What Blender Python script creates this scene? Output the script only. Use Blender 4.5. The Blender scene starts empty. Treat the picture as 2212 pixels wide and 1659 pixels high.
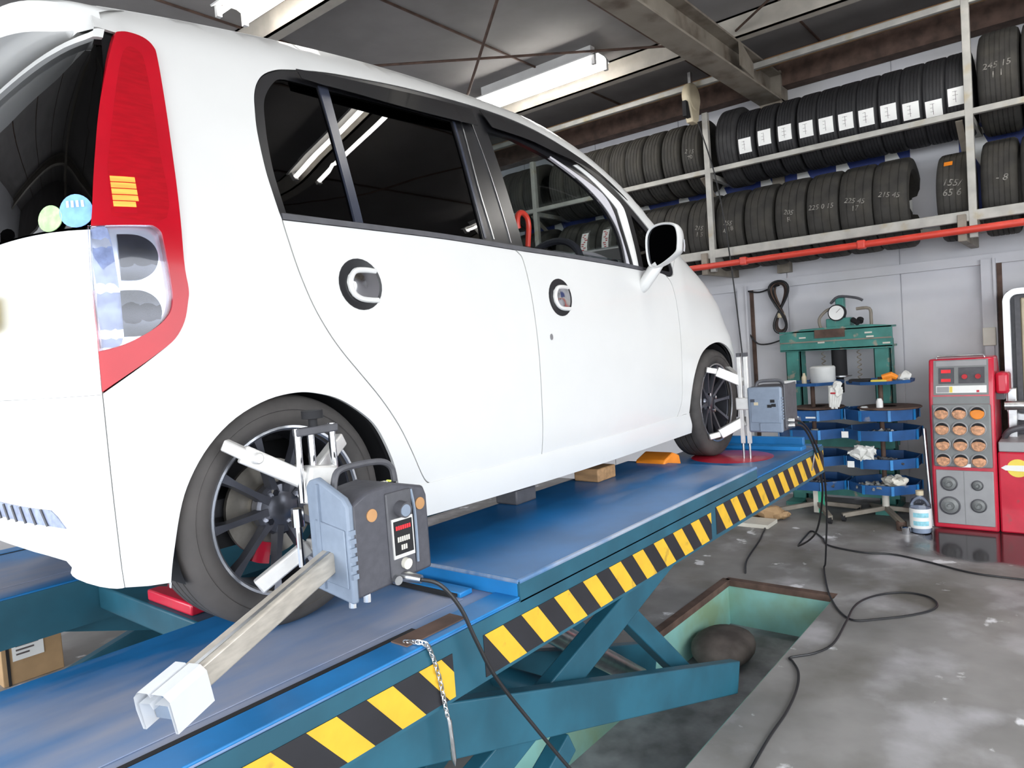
import bpy, bmesh, math, random
from mathutils import noise as mnoise
from mathutils import Vector, Matrix
from mathutils.geometry import delaunay_2d_cdt
random.seed(7)
scn = bpy.context.scene
COL = scn.collection
PI = math.pi

# ---------------------------------------------------------------- camera
cam_d = bpy.data.cameras.new('camera')
cam = bpy.data.objects.new('camera', cam_d)
COL.objects.link(cam)
scn.camera = cam
cam_d.sensor_width = 36.0
cam_d.sensor_fit = 'HORIZONTAL'
cam_d.lens = 1526.6295 / 2212 * 36.0
cam_d.clip_start = 0.02
_yaw, _pit, _rol = math.radians(39.25681), math.radians(-2.66169), math.radians(-4.11697)
_f = Vector((math.cos(_yaw)*math.cos(_pit), math.sin(_yaw)*math.cos(_pit), math.sin(_pit)))
_r = Vector((math.sin(_yaw), -math.cos(_yaw), 0))
_u = _r.cross(_f)
_r2 = _r*math.cos(_rol) + _u*math.sin(_rol)
_u2 = _u*math.cos(_rol) - _r*math.sin(_rol)
_m = Matrix((( _r2.x, _u2.x, -_f.x), (_r2.y, _u2.y, -_f.y), (_r2.z, _u2.z, -_f.z))).to_4x4()
_m.translation = Vector((-0.94060, -1.45998, 0.60696))
cam.matrix_world = _m

# ---------------------------------------------------------------- world, daylight, exposure
scn.view_settings.view_transform = 'Standard'
scn.view_settings.look = 'None'
scn.view_settings.gamma = 1.0
scn.view_settings.use_curve_mapping = False
scn.view_settings.exposure = 0.4
w = bpy.data.worlds.new('overcast_sky')
scn.world = w
w.use_nodes = True
wn = w.node_tree.nodes
wn['Background'].inputs[0].default_value = (0.92, 0.96, 1.0, 1)
wn['Background'].inputs[1].default_value = 4.6

FLOOR = -0.80
CEIL = 2.86
WX = 5.25          # wall behind the tyre rack
OX, OY = -3.6, -4.2   # open shutter sides
def portal(name, loc, rot, sx, sy):
    d = bpy.data.lights.new(name, 'AREA'); d.shape = 'RECTANGLE'; d.size = sx; d.size_y = sy
    d.energy = 1.0
    d.cycles.is_portal = True
    o = bpy.data.objects.new(name, d); COL.objects.link(o); o.location = loc; o.rotation_euler = rot
portal('daylight_portal', (OX, 0.2, 0.85), (0, -PI/2, 0), 3.3, 8.8)
portal('daylight_portal.001', (-0.6, OY, 0.85), (PI/2, 0, 0), 6.0, 3.3)

# ---------------------------------------------------------------- materials
def mat(name, col, rough=.5, metal=0., var=.10, scale=8., bump=0., coat=0., emit=None, stretch=None, spec=.5):
    m = bpy.data.materials.new(name); m.use_nodes = True
    nt = m.node_tree; b = nt.nodes['Principled BSDF']
    b.inputs['Roughness'].default_value = rough
    b.inputs['Metallic'].default_value = metal
    b.inputs['Coat Weight'].default_value = coat
    b.inputs['Coat Roughness'].default_value = .05
    b.inputs['Specular IOR Level'].default_value = spec
    tc = nt.nodes.new('ShaderNodeTexCoord')
    mp = nt.nodes.new('ShaderNodeMapping')
    if stretch: mp.inputs['Scale'].default_value = stretch
    nz = nt.nodes.new('ShaderNodeTexNoise'); nz.inputs['Scale'].default_value = scale; nz.inputs['Detail'].default_value = 4
    cr = nt.nodes.new('ShaderNodeValToRGB')
    lo = [max(0, c*(1-var)) for c in col]; hi = [min(1, c*(1+var)) for c in col]
    cr.color_ramp.elements[0].position = .35; cr.color_ramp.elements[1].position = .65
    cr.color_ramp.elements[0].color = (*lo, 1); cr.color_ramp.elements[1].color = (*hi, 1)
    L = nt.links
    L.new(tc.outputs['Object'], mp.inputs[0]); L.new(mp.outputs[0], nz.inputs['Vector'])
    L.new(nz.outputs[0], cr.inputs[0]); L.new(cr.outputs[0], b.inputs['Base Color'])
    if bump:
        bp = nt.nodes.new('ShaderNodeBump'); bp.inputs['Strength'].default_value = bump; bp.inputs['Distance'].default_value = .01
        L.new(nz.outputs[0], bp.inputs['Height']); L.new(bp.outputs[0], b.inputs['Normal'])
    if emit:
        b.inputs['Emission Color'].default_value = (*col, 1); b.inputs['Emission Strength'].default_value = emit
    return m

def patchy(m, col, scale, lo, hi, stretch=None, rough=None, seed=0.):
    """lay a second colour over a material in noise-shaped worn patches"""
    nt = m.node_tree; b = nt.nodes['Principled BSDF']; L = nt.links
    src = b.inputs['Base Color'].links[0].from_socket
    tc = nt.nodes.new('ShaderNodeTexCoord'); mp = nt.nodes.new('ShaderNodeMapping')
    mp.inputs['Location'].default_value = (seed, seed*.7, 0)
    if stretch: mp.inputs['Scale'].default_value = stretch
    nz = nt.nodes.new('ShaderNodeTexNoise'); nz.inputs['Scale'].default_value = scale; nz.inputs['Detail'].default_value = 6
    rp = nt.nodes.new('ShaderNodeMapRange'); rp.inputs['From Min'].default_value = lo; rp.inputs['From Max'].default_value = hi
    mx = nt.nodes.new('ShaderNodeMix'); mx.data_type = 'RGBA'
    L.new(tc.outputs['Object'], mp.inputs[0]); L.new(mp.outputs[0], nz.inputs['Vector']); L.new(nz.outputs[0], rp.inputs['Value'])
    L.new(rp.outputs[0], mx.inputs['Factor']); L.new(src, mx.inputs[6]); mx.inputs[7].default_value = (*col, 1)
    L.new(mx.outputs[2], b.inputs['Base Color'])
    if rough is not None:
        r = nt.nodes.new('ShaderNodeMapRange'); r.inputs['To Min'].default_value = b.inputs['Roughness'].default_value; r.inputs['To Max'].default_value = rough
        L.new(rp.outputs[0], r.inputs['Value']); L.new(r.outputs[0], b.inputs['Roughness'])
    return m

def glass(name, tint, refl=1.0, rough=0.0):
    m = bpy.data.materials.new(name); m.use_nodes = True
    nt = m.node_tree; nt.nodes.clear(); L = nt.links
    out = nt.nodes.new('ShaderNodeOutputMaterial'); mx = nt.nodes.new('ShaderNodeMixShader')
    tr = nt.nodes.new('ShaderNodeBsdfTransparent'); tr.inputs[0].default_value = (*tint, 1)
    gl = nt.nodes.new('ShaderNodeBsdfGlossy'); gl.inputs['Roughness'].default_value = rough
    nz = nt.nodes.new('ShaderNodeTexNoise'); nz.inputs['Scale'].default_value = 2.0
    mr = nt.nodes.new('ShaderNodeMapRange'); mr.inputs['To Min'].default_value = .95; mr.inputs['To Max'].default_value = 1.0
    cb = nt.nodes.new('ShaderNodeCombineColor')
    L.new(nz.outputs[0], mr.inputs['Value'])
    for i in range(3): L.new(mr.outputs[0], cb.inputs[i])
    L.new(cb.outputs[0], gl.inputs[0])
    fr = nt.nodes.new('ShaderNodeFresnel'); fr.inputs[0].default_value = 1.45
    ml = nt.nodes.new('ShaderNodeMath'); ml.operation = 'MULTIPLY'; ml.inputs[1].default_value = refl
    L.new(fr.outputs[0], ml.inputs[0]); L.new(ml.outputs[0], mx.inputs[0]); L.new(tr.outputs[0], mx.inputs[1]); L.new(gl.outputs[0], mx.inputs[2])
    L.new(mx.outputs[0], out.inputs[0])
    return m

M = {}
M['white'] = mat('pearl_white_paint', (.69, .688, .673), .28, var=.01, coat=.35)
M['black'] = mat('black_trim', (.012, .012, .014), .28, var=.2)
M['matte'] = mat('matte_black', (.01, .01, .012), .8, var=.2)
M['visor'] = mat('smoked_visor', (.016, .016, .017), .16, var=.1, coat=.4)
M['slate'] = mat('bluish_sash', (.035, .04, .06), .25, var=.1)
M['greytrim'] = mat('pale_pillar_trim', (.55, .54, .58), .5, var=.05)
M['chrome'] = mat('chrome', (.75, .76, .78), .08, 1., var=.05)
M['steel'] = mat('brushed_steel', (.55, .56, .57), .3, 1., var=.12, scale=30)
M['alu'] = mat('cast_aluminium', (.72, .71, .69), .38, .45, var=.08, scale=20, bump=.05)
M['silver'] = mat('silver_paint', (.70, .72, .75), .3, .25, var=.06)
M['red_lamp'] = mat('red_lamp_plastic', (.42, .004, .014), .18, var=.10, scale=6, coat=.12, spec=.35)
M['red_inner'] = mat('deep_red_lamp', (.36, .003, .010), .2, var=.10, scale=25, stretch=(1, 1, 6), coat=.12, spec=.35)
M['orange_reflection'] = mat('glowing_reflection', (1., .30, .05), .4, var=.25, scale=40, stretch=(.3, .3, 4), emit=.45)  # emission paints an orange reflection in the tail lamp lens
M['lens_grey'] = mat('grey_bulb_shade', (.045, .045, .052), .3, .4, var=.25, scale=14)
M['reflector_bowl'] = mat('lamp_reflector', (.80, .81, .84), .15, .7, var=.12, scale=9)
M['mesh_blue'] = mat('pale_reflector_mesh', (.30, .34, .47), .35, var=.2, scale=60)
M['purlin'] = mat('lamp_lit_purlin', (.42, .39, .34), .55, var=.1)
M['cartyre'] = patchy(mat('road_tyre_rubber', (.045, .041, .039), .75, var=.25, scale=14, bump=.08), (.085, .075, .07), 5, .45, .75)
M['tyre'] = mat('tyre_rubber', (.026, .025, .026), .72, var=.25, scale=14, bump=.08)
M['tyre_dusty'] = patchy(mat('dusty_tyre_rubber', (.030, .028, .025), .8, var=.25, scale=12, bump=.1), (.062, .055, .042), 4, .45, .75)
M['tyre_new'] = mat('new_tyre_rubber', (.017, .017, .019), .6, var=.2, scale=12, bump=.08)
M['rim'] = mat('gunmetal_rim', (.14, .145, .17), .28, .75, var=.2)
M['rim_lip'] = mat('machined_lip', (.48, .49, .52), .25, .9, var=.1)
M['disc'] = mat('brake_disc', (.27, .25, .22), .45, .7, var=.2, scale=20)
M['blue'] = patchy(mat('lift_blue_paint', (.012, .135, .36), .34, var=.15, scale=5), (.27, .28, .34), 2.0, .55, .80, stretch=(.6, 2.0, 1), rough=.5, seed=3.1)
M['greenplate'] = mat('green_plate', (.04, .42, .25), .5, var=.08)
M['blue_worn'] = patchy(mat('worn_lift_blue', (.014, .155, .40), .34, var=.15, scale=5), (.36, .36, .42), 1.7, .50, .68, stretch=(.45, 1.5, 1), rough=.5, seed=7.7)
M['edge_dust_glint'] = patchy(mat('dusty_highlit_edge', (.09, .19, .36), .45, var=.2, scale=8), (.34, .38, .46), 4, .42, .6, stretch=(1, 3, 1))  # pale tone paints the edge highlight together with grey dust
M['pit_lump'] = mat('brown_dirty_rubber', (.11, .09, .08), .8, var=.35, scale=9, bump=.2)
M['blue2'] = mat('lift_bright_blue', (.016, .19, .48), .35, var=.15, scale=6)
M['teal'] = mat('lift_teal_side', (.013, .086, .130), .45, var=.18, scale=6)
M['tape_black'] = mat('hazard_black', (.012, .012, .016), .5, var=.2)
M['tape_yellow'] = patchy(mat('hazard_yellow', (.66, .39, .025), .5, var=.06, scale=20), (.35, .22, .03), 18, .62, .75)
M['concrete'] = None
M['pit'] = patchy(mat('pit_mint_paint', (.27, .55, .50), .55, var=.1, scale=4), (.24, .36, .22), 2.5, .45, .65)
M['pit_floor'] = mat('pit_floor_dirt', (.25, .25, .265), .8, var=.4, scale=6, bump=.2)
M['wall'] = patchy(mat('grey_wall_panel', (.60, .60, .635), .6, var=.05, scale=2), (.50, .49, .48), 1.3, .5, .8)
M['ceil'] = mat('dark_ceiling_sheet', (.25, .238, .235), .75, var=.1, scale=3)
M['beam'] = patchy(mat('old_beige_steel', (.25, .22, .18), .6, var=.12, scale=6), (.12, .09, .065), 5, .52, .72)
M['rust'] = mat('dark_rust_steel', (.10, .06, .045), .8, var=.3, scale=12, bump=.1)
M['wood'] = mat('raw_timber', (.36, .21, .10), .7, var=.2, scale=9, stretch=(6, 1, 6))
M['rack'] = patchy(mat('galvanised_rack', (.40, .39, .36), .5, .2, var=.12, scale=10), (.36, .30, .18), 7, .58, .75)
M['redpipe'] = mat('red_pipe_paint', (.62, .055, .035), .35, var=.1)
M['sign_blue'] = mat('blue_signboard', (.014, .035, .19), .5, var=.1)
M['offwhite'] = mat('offwhite_plastic', (.66, .63, .55), .5, var=.06)
M['cream'] = mat('cream_plastic', (.58, .50, .35), .45, var=.1)
M['paper'] = mat('white_paper', (.86, .86, .84), .6, var=.03)
M['ink'] = mat('dark_ink', (.12, .10, .10), .7, var=.2)
M['redink'] = mat('red_ink', (.5, .03, .04), .7, var=.2)
M['chalk'] = mat('chalk_marks', (.22, .21, .19), .9, var=.5, scale=40)
M['green'] = patchy(mat('press_green_paint', (.05, .22, .19), .5, var=.15, scale=9), (.30, .28, .22), 14, .6, .7)
M['trayblue'] = patchy(mat('tray_blue_paint', (.014, .08, .24), .4, var=.2, scale=8), (.18, .2, .25), 12, .66, .75)
M['machred'] = patchy(mat('machine_red_paint', (.58, .016, .045), .3, var=.08, coat=.3), (.4, .05, .06), 16, .62, .72)
M['machgrey'] = mat('machine_grey_panel', (.22, .23, .23), .5, var=.08)
M['panelgrey'] = mat('control_panel_grey', (.33, .33, .34), .4, var=.06)
M['darkgrey'] = mat('dark_grey_plastic', (.075, .075, .085), .5, var=.12, scale=30, bump=.05)
M['headgrey'] = mat('sensor_head_dark', (.062, .062, .075), .5, var=.1, scale=60, bump=.08)
M['headlight'] = mat('sensor_cover_pale', (.20, .245, .315), .5, var=.05, scale=40, bump=.05)
M['armalu'] = mat('warm_aluminium_bar', (.50, .46, .40), .4, .3, var=.12, scale=25, stretch=(1, 1, 4))
M['fluid'] = mat('pale_fluid', (.55, .60, .66), .3, var=.05)
M['copper'] = mat('orange_weights', (.62, .32, .18), .5, .2, var=.3, scale=60, bump=.3)
M['orange'] = mat('orange_plastic', (.85, .26, .02), .4, var=.1)
M['led_red'] = mat('red_display', (.7, .02, .03), .4, var=.2, emit=.25)
M['led_green'] = mat('yellow_green_led', (.65, .8, .1), .4, emit=.8)
M['amber'] = mat('amber_lens', (.42, .22, .09), .35, var=.2)
M['cable'] = mat('black_cable', (.012, .012, .014), .45, var=.2)
M['card'] = mat('cardboard', (.42, .27, .14), .8, var=.08, scale=10)
M['tube'] = mat('lit_tube', (1., .97, .92), .4, var=.0, emit=26.)
M['lampwhite'] = mat('white_lamp_body', (.75, .75, .74), .4, var=.04)
M['seat'] = mat('dark_seat_fabric', (.022, .022, .026), .9, var=.2, scale=60)
M['dash'] = mat('dark_dashboard', (.02, .022, .03), .6, var=.15)
M['glass_dark'] = glass('dark_tinted_glass', (.05, .05, .055), .75)
M['glass_clear'] = glass('clear_glass', (.72, .76, .76), .35)
M['glass_lens'] = glass('clear_lamp_lens', (.93, .95, 1.), 1.0, .03)
M['mirror'] = mat('mirror_face', (.25, .27, .3), .02, 1., var=.02)
M['sticker_g'] = mat('green_sticker', (.42, .68, .30), .5, var=.2, scale=50)
M['sticker_b'] = mat('blue_sticker', (.20, .42, .85), .5, var=.15, scale=50)
M['yellow'] = mat('yellow_plate', (.85, .66, .10), .5, var=.05)
M['bottle'] = glass('clear_bottle', (.80, .84, .92), .8, .05)
M['cyan'] = mat('cyan_label_print', (.30, .65, .75), .5, var=.15, scale=40)
M['rubberfoot'] = mat('rubber_mat', (.02, .02, .022), .7, var=.2)
M['cloth'] = mat('white_glove_cloth', (.70, .70, .67), .9, var=.08, scale=20, bump=.3)
M['bucket'] = mat('translucent_white_plastic', (.62, .63, .62), .4, var=.05)

def concrete():
    m = mat('worn_concrete', (.255, .247, .24), .6, var=.25, scale=2.2, bump=.12)
    patchy(m, (.44, .43, .445), 3.2, .50, .66, seed=1.7)
    patchy(m, (.14, .13, .115), 1.9, .50, .72, seed=5.2)
    patchy(m, (.78, .78, .80), 5.5, .66, .70, seed=9.4)
    nt = m.node_tree; b = nt.nodes['Principled BSDF']; L = nt.links
    # an oil-darkened, wet patch in front of the red machine
    tc = nt.nodes.new('ShaderNodeTexCoord'); mp = nt.nodes.new('ShaderNodeMapping'); mp.vector_type = 'POINT'
    mp.inputs['Location'].default_value = (-4.25/.50, 1.15/.62, 0); mp.inputs['Scale'].default_value = (1/.50, 1/.62, 0)
    nz = nt.nodes.new('ShaderNodeTexNoise'); nz.inputs['Scale'].default_value = 3
    ln = nt.nodes.new('ShaderNodeVectorMath'); ln.operation = 'LENGTH'
    ad = nt.nodes.new('ShaderNodeMath'); ad.operation = 'ADD'
    mr = nt.nodes.new('ShaderNodeMapRange'); mr.inputs['From Min'].default_value = 1.55; mr.inputs['From Max'].default_value = 1.25
    L.new(tc.outputs['Object'], mp.inputs[0]); L.new(mp.outputs[0], ln.inputs[0]); L.new(ln.outputs['Value'], ad.inputs[0])
    L.new(tc.outputs['Object'], nz.inputs['Vector']); L.new(nz.outputs[0], ad.inputs[1]); L.new(ad.outputs[0], mr.inputs['Value'])
    src = b.inputs['Base Color'].links[0].from_socket
    mx = nt.nodes.new('ShaderNodeMix'); mx.data_type = 'RGBA'
    L.new(mr.outputs[0], mx.inputs['Factor']); L.new(src, mx.inputs[6]); mx.inputs[7].default_value = (.030, .024, .026, 1)
    L.new(mx.outputs[2], b.inputs['Base Color'])
    r = nt.nodes.new('ShaderNodeMapRange'); r.inputs['To Min'].default_value = .55; r.inputs['To Max'].default_value = .12
    L.new(mr.outputs[0], r.inputs['Value']); L.new(r.outputs[0], b.inputs['Roughness'])
    return m
M['concrete'] = concrete()

# ---------------------------------------------------------------- mesh helpers
class MB:
    def __init__(s): s.v = []; s.f = []
    def add(s, vs, fs):
        o = len(s.v); s.v += [tuple(v) for v in vs]; s.f += [tuple(i+o for i in f) for f in fs]; return s
    def box(s, x0, x1, y0, y1, z0, z1):
        return s.add([(x0,y0,z0),(x1,y0,z0),(x1,y1,z0),(x0,y1,z0),(x0,y0,z1),(x1,y0,z1),(x1,y1,z1),(x0,y1,z1)],
                     [(0,3,2,1),(4,5,6,7),(0,1,5,4),(1,2,6,5),(2,3,7,6),(3,0,4,7)])
    def bar(s, a, b, w, h, up=(0,0,1), wa=None):
        """box beam from a to b, w wide and h high"""
        a, b = Vector(a), Vector(b); d = (b-a).normalized(); u = Vector(up)
        r = d.cross(u).normalized(); u = r.cross(d)
        vs = []
        for p in (a, b):
            for i, j in ((-1,-1),(1,-1),(1,1),(-1,1)): vs.append(p + r*(i*w/2) + u*(j*h/2))
        return s.add(vs, [(0,1,2,3),(7,6,5,4),(0,4,5,1),(1,5,6,2),(2,6,7,3),(3,7,4,0)])
    def tube(s, path, r, n=8, closed=False, caps=True):
        P = [Vector(p) for p in path]; k = len(P); rad = r if isinstance(r, (list, tuple)) else [r]*k
        vs = []; prev = None
        for i, p in enumerate(P):
            if closed: d = P[(i+1) % k] - P[i-1]
            else: d = P[min(i+1, k-1)] - P[max(i-1, 0)]
            d = d.normalized() if d.length > 1e-9 else Vector((0,0,1))
            if prev is None:
                a = d.cross(Vector((0,0,1)));  a = a if a.length > .05 else d.cross(Vector((0,1,0)))
            else: a = prev - d*prev.dot(d)
            a.normalize(); prev = a; b = d.cross(a)
            for j in range(n):
                t = 2*PI*j/n; vs.append(p + (a*math.cos(t) + b*math.sin(t))*rad[i])
        fs = []
        for i in range(k if closed else k-1):
            for j in range(n):
                fs.append((i*n+j, i*n+(j+1) % n, ((i+1) % k)*n+(j+1) % n, ((i+1) % k)*n+j))
        if caps and not closed: fs += [tuple(range(n))[::-1], tuple((k-1)*n+j for j in range(n))]
        return s.add(vs, fs)
    def cyl(s, a, b, r, n=16): return s.tube([a, b], r, n)
    def lathe(s, prof, o=(0,0,0), axis='y', n=40, a0=0., a1=2*PI):
        """prof: (radius, position along axis)"""
        full = abs(a1-a0-2*PI) < 1e-6; m = n if full else n+1
        vs = []
        for i in range(m):
            t = a0+(a1-a0)*i/n; c, q = math.cos(t), math.sin(t)
            for r, h in prof:
                p = {'y': (r*c, h, r*q), 'x': (h, r*c, r*q), 'z': (r*c, r*q, h)}[axis]
                vs.append((o[0]+p[0], o[1]+p[1], o[2]+p[2]))
        k = len(prof); fs = []
        for i in range(n):
            j = (i+1) % m
            for e in range(k-1):
                fs.append((i*k+e, i*k+e+1, j*k+e+1, j*k+e))
        return s.add(vs, fs)
    def prism(s, poly, a0, a1, axis='y'):
        """2d outline extruded along an axis: y -> (x,z), x -> (y,z), z -> (x,y)"""
        def P(u, v, h): return {'y': (u, h, v), 'x': (h, u, v), 'z': (u, v, h)}[axis]
        n = len(poly); vs = [P(u, v, a0) for u, v in poly] + [P(u, v, a1) for u, v in poly]
        fs = [tuple(range(n)), tuple(range(2*n-1, n-1, -1))] + [(i, i+n, (i+1) % n+n, (i+1) % n) for i in range(n)]
        return s.add(vs, fs)

def world_loc(o):
    v = Vector((0,0,0))
    while o: v += o.location; o = o.parent
    return v

def obj(name, mb, m, parent=None, bevel=0., smooth=35, at_base=True, keep=False):
    """link the shapes gathered in mb (world coordinates) as ONE mesh object"""
    if parent is not None: off = world_loc(parent)
    elif keep: off = Vector((0,0,0))
    else:
        xs = [v[0] for v in mb.v]; ys = [v[1] for v in mb.v]; zs = [v[2] for v in mb.v]
        off = Vector(((min(xs)+max(xs))/2, (min(ys)+max(ys))/2, min(zs)))
    me = bpy.data.meshes.new(name)
    me.from_pydata([(v[0]-off.x, v[1]-off.y, v[2]-off.z) for v in mb.v], [], mb.f)
    bm = bmesh.new(); bm.from_mesh(me); bmesh.ops.recalc_face_normals(bm, faces=bm.faces); bm.to_mesh(me); bm.free()
    me.materials.append(M[m] if isinstance(m, str) else m)
    if smooth:
        for p in me.polygons: p.use_smooth = True
        me.set_sharp_from_angle(angle=math.radians(smooth))
    o = bpy.data.objects.new(name, me); COL.objects.link(o)
    if parent is not None: o.parent = parent
    else: o.location = off
    if bevel:
        b = o.modifiers.new('bevel', 'BEVEL'); b.width = bevel; b.segments = 2; b.limit_method = 'ANGLE'; b.angle_limit = math.radians(40)
    return o

def tag(o, label, cat, group=None, kind=None):
    if label: o['label'] = label
    if cat: o['category'] = cat
    if group: o['group'] = group
    if kind: o['kind'] = kind
    return o
def thing(name, loc, label, cat, group=None):
    o = bpy.data.objects.new(name, None); COL.objects.link(o); o.location = loc; o.empty_display_size = .1
    return tag(o, label, cat, group)
def struct(name, mb, m, **k):
    o = obj(name, mb, m, keep=True, **k); o['kind'] = 'structure'; return o
def dup(root, loc, label=None, rot=None, skip=()):
    r = root.copy(); COL.objects.link(r); r.location = loc
    if rot: r.rotation_euler = rot
    if label: r['label'] = label
    for ch in list(root.children):
        if ch.name.split('.')[0] in skip: continue
        c = ch.copy(); COL.objects.link(c); c.parent = r
        for g in list(ch.children):
            d = g.copy(); COL.objects.link(d); d.parent = c
    return r
def text_verts(txt, size):
    """flat lettering as (verts 2d, faces), centred"""
    cu = bpy.data.curves.new('lettering', 'FONT'); cu.body = txt; cu.size = size; cu.align_x = 'CENTER'; cu.align_y = 'CENTER'; cu.resolution_u = 2
    t = bpy.data.objects.new('lettering', cu); COL.objects.link(t)
    me = bpy.data.meshes.new_from_object(t.evaluated_get(bpy.context.evaluated_depsgraph_get()))
    vs = [(v.co.x, v.co.y) for v in me.vertices]; fs = [tuple(p.vertices) for p in me.polygons]
    bpy.data.objects.remove(t); bpy.data.curves.remove(cu); bpy.data.meshes.remove(me)
    return vs, fs
def cr(P, n=5, closed=False):
    """catmull-rom through 2d or 3d points"""
    k = len(P); out = []
    if k < 3 and not closed: return list(P)
    for i in range(k if closed else k-1):
        p0 = P[(i-1) % k] if closed or i > 0 else P[0]; p1 = P[i]; p2 = P[(i+1) % k]
        p3 = P[(i+2) % k] if closed or i+2 < k else P[-1]
        for j in range(n):
            t = j/n
            out.append(tuple(.5*((2*b)+(-a+c)*t+(2*a-5*b+4*c-d)*t*t+(-a+3*b-3*c+d)*t**3) for a, b, c, d in zip(p0, p1, p2, p3)))
    if not closed: out.append(tuple(P[-1]))
    return out
def blob(cx_, cy_, cz_, rx, ry, rz, e=.55, n=18):
    """rounded lump: (verts, faces)"""
    vs = []; fs = []
    def sp(v, k): return math.copysign(abs(v)**k, v)
    for i in range(n+1):
        p = -PI/2+PI*i/n
        for j in range(2*n):
            t = 2*PI*j/(2*n)
            vs.append((cx_+rx*sp(math.cos(p), .8)*math.cos(t), cy_+ry*sp(math.cos(p), e)*sp(math.sin(t), e), cz_+rz*sp(math.sin(p), e)))
    for i in range(n):
        for j in range(2*n): fs.append((i*2*n+j, i*2*n+(j+1) % (2*n), (i+1)*2*n+(j+1) % (2*n), (i+1)*2*n+j))
    return vs, fs

def crumple(vf, amp, freq, seed=0.):
    """push the vertices of a lump about so that it creases"""
    vs, fs = vf
    out = []
    for v in vs:
        p = Vector(v)*freq + Vector((seed, seed, seed)); d = mnoise.turbulence_vector(p, 3, False)
        out.append((v[0]+d.x*amp, v[1]+d.y*amp, v[2]+d.z*amp))
    return out, fs
def heap(cx_, cy_, cz_, rx, ry, n, seed):
    """a heap of small odd parts"""
    rn = random.Random(seed); mb = MB()
    for i in range(n):
        a = rn.uniform(0, 2*PI); r = math.sqrt(rn.random()); x, y = cx_+rx*r*math.cos(a), cy_+ry*r*math.sin(a); z = cz_+.03*(1-r)
        l = rn.uniform(.02, .06); t = rn.uniform(0, PI)
        d = Vector((math.cos(t)*l/2, math.sin(t)*l/2, rn.uniform(-.01, .015)))
        if i % 2: mb.cyl(Vector((x, y, z+.012))-d, Vector((x, y, z+.012))+d, rn.uniform(.006, .012), 8)
        else: mb.bar(Vector((x, y, z+.010))-d, Vector((x, y, z+.010))+d, rn.uniform(.012, .03), .014)
    return mb

# ---------------------------------------------------------------- car body surface: s runs round the car, z is height
YC=.715
def interp(t,T):
    if t<=T[0][0]: return T[0][1]
    for (a,va),(b,vb) in zip(T,T[1:]):
        if t<=b:
            k=(t-a)/(b-a); return va+(vb-va)*k
    return T[-1][1]
def smooth(T,n=6):
    # catmull-rom resample of a (t,v) table so surfaces stay smooth
    out=[]
    for i in range(len(T)-1):
        p0=T[max(i-1,0)];p1=T[i];p2=T[i+1];p3=T[min(i+2,len(T)-1)]
        m1=(p2[1]-p0[1])/(p2[0]-p0[0]);m2=(p3[1]-p1[1])/(p3[0]-p1[0]);h=p2[0]-p1[0]
        for j in range(n):
            u=j/n
            out.append((p1[0]+h*u,(2*u**3-3*u*u+1)*p1[1]+(u**3-2*u*u+u)*h*m1+(-2*u**3+3*u*u)*p2[1]+(u**3-u*u)*h*m2))
    out.append(T[-1]);return out
# plan outline : rear centre -> right rear corner -> right side -> nose -> front centre
def plan():
    P=[]
    a,b,n=.27,.715,4.2
    N=60
    for i in range(N):
        t=math.pi/2*i/N
        P.append((-.20-a*abs(math.cos(t))**(2/n),YC-b*abs(math.sin(t))**(2/n)))
    P.append((-.20,0.0));side0=len(P)-1
    P.append((2.42,0.0))
    a,b,n=.58,.715,3.0
    for i in range(1,N+1):
        t=math.pi/2*i/N
        P.append((2.42+a*abs(math.sin(t))**(2/n),YC-b*abs(math.cos(t))**(2/n)))
    S=[0.0]
    for p,q in zip(P,P[1:]): S.append(S[-1]+math.hypot(q[0]-p[0],q[1]-p[1]))
    off=S[side0]+.20
    return [(s-off,p[0],p[1]) for s,p in zip(S,P)]
PL=plan()
S0,S1=PL[0][0],PL[-1][0]
def planpt(s):
    s=min(max(s,S0),S1-1e-9)
    lo,hi=0,len(PL)-1
    while hi-lo>1:
        m=(lo+hi)//2
        if PL[m][0]<=s: lo=m
        else: hi=m
    a,b=PL[lo],PL[hi];k=(s-a[0])/(b[0]-a[0])
    return a[1]+(b[1]-a[1])*k,a[2]+(b[2]-a[2])*k
def plannrm(s):
    x0,y0=planpt(s-.03);x1,y1=planpt(s+.03)
    dx,dy=x1-x0,y1-y0;l=math.hypot(dx,dy) or 1
    return dy/l,-dx/l
SIDE=smooth([(.10,.035),(.2,.012),(.3,-.004),(.45,-.012),(.6,-.016),(.75,-.012),(.9,0.),(1.0,.018),(1.1,.042),(1.2,.068),(1.3,.097),(1.4,.13),(1.5,.17),(1.6,.22),(1.7,.27)])
REAR=smooth([(.1,.04),(.25,.012),(.5,0.),(.8,.0),(.95,.01),(1.1,.04),(1.25,.095),(1.35,.145),(1.45,.18),(1.6,.23)])
FRONT=smooth([(.1,.03),(.4,0.),(.6,.01),(.75,.04),(.85,.10),(1.0,.28),(1.6,.8)])
HT=smooth([(-1.4,1.42),(-.5,1.40),(-.3,1.411),(-.1,1.443),(.15,1.478),(.45,1.509),(.75,1.525),(1.05,1.526),(1.35,1.511),(1.6,1.449),(1.75,1.383),(1.9,1.295),(2.02,1.197),(2.15,1.102),(2.25,1.055),(2.45,.965),(2.65,.865),(2.85,.76),(3.1,.68),(3.6,.66)])
def H(s): return interp(s,HT)
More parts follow.
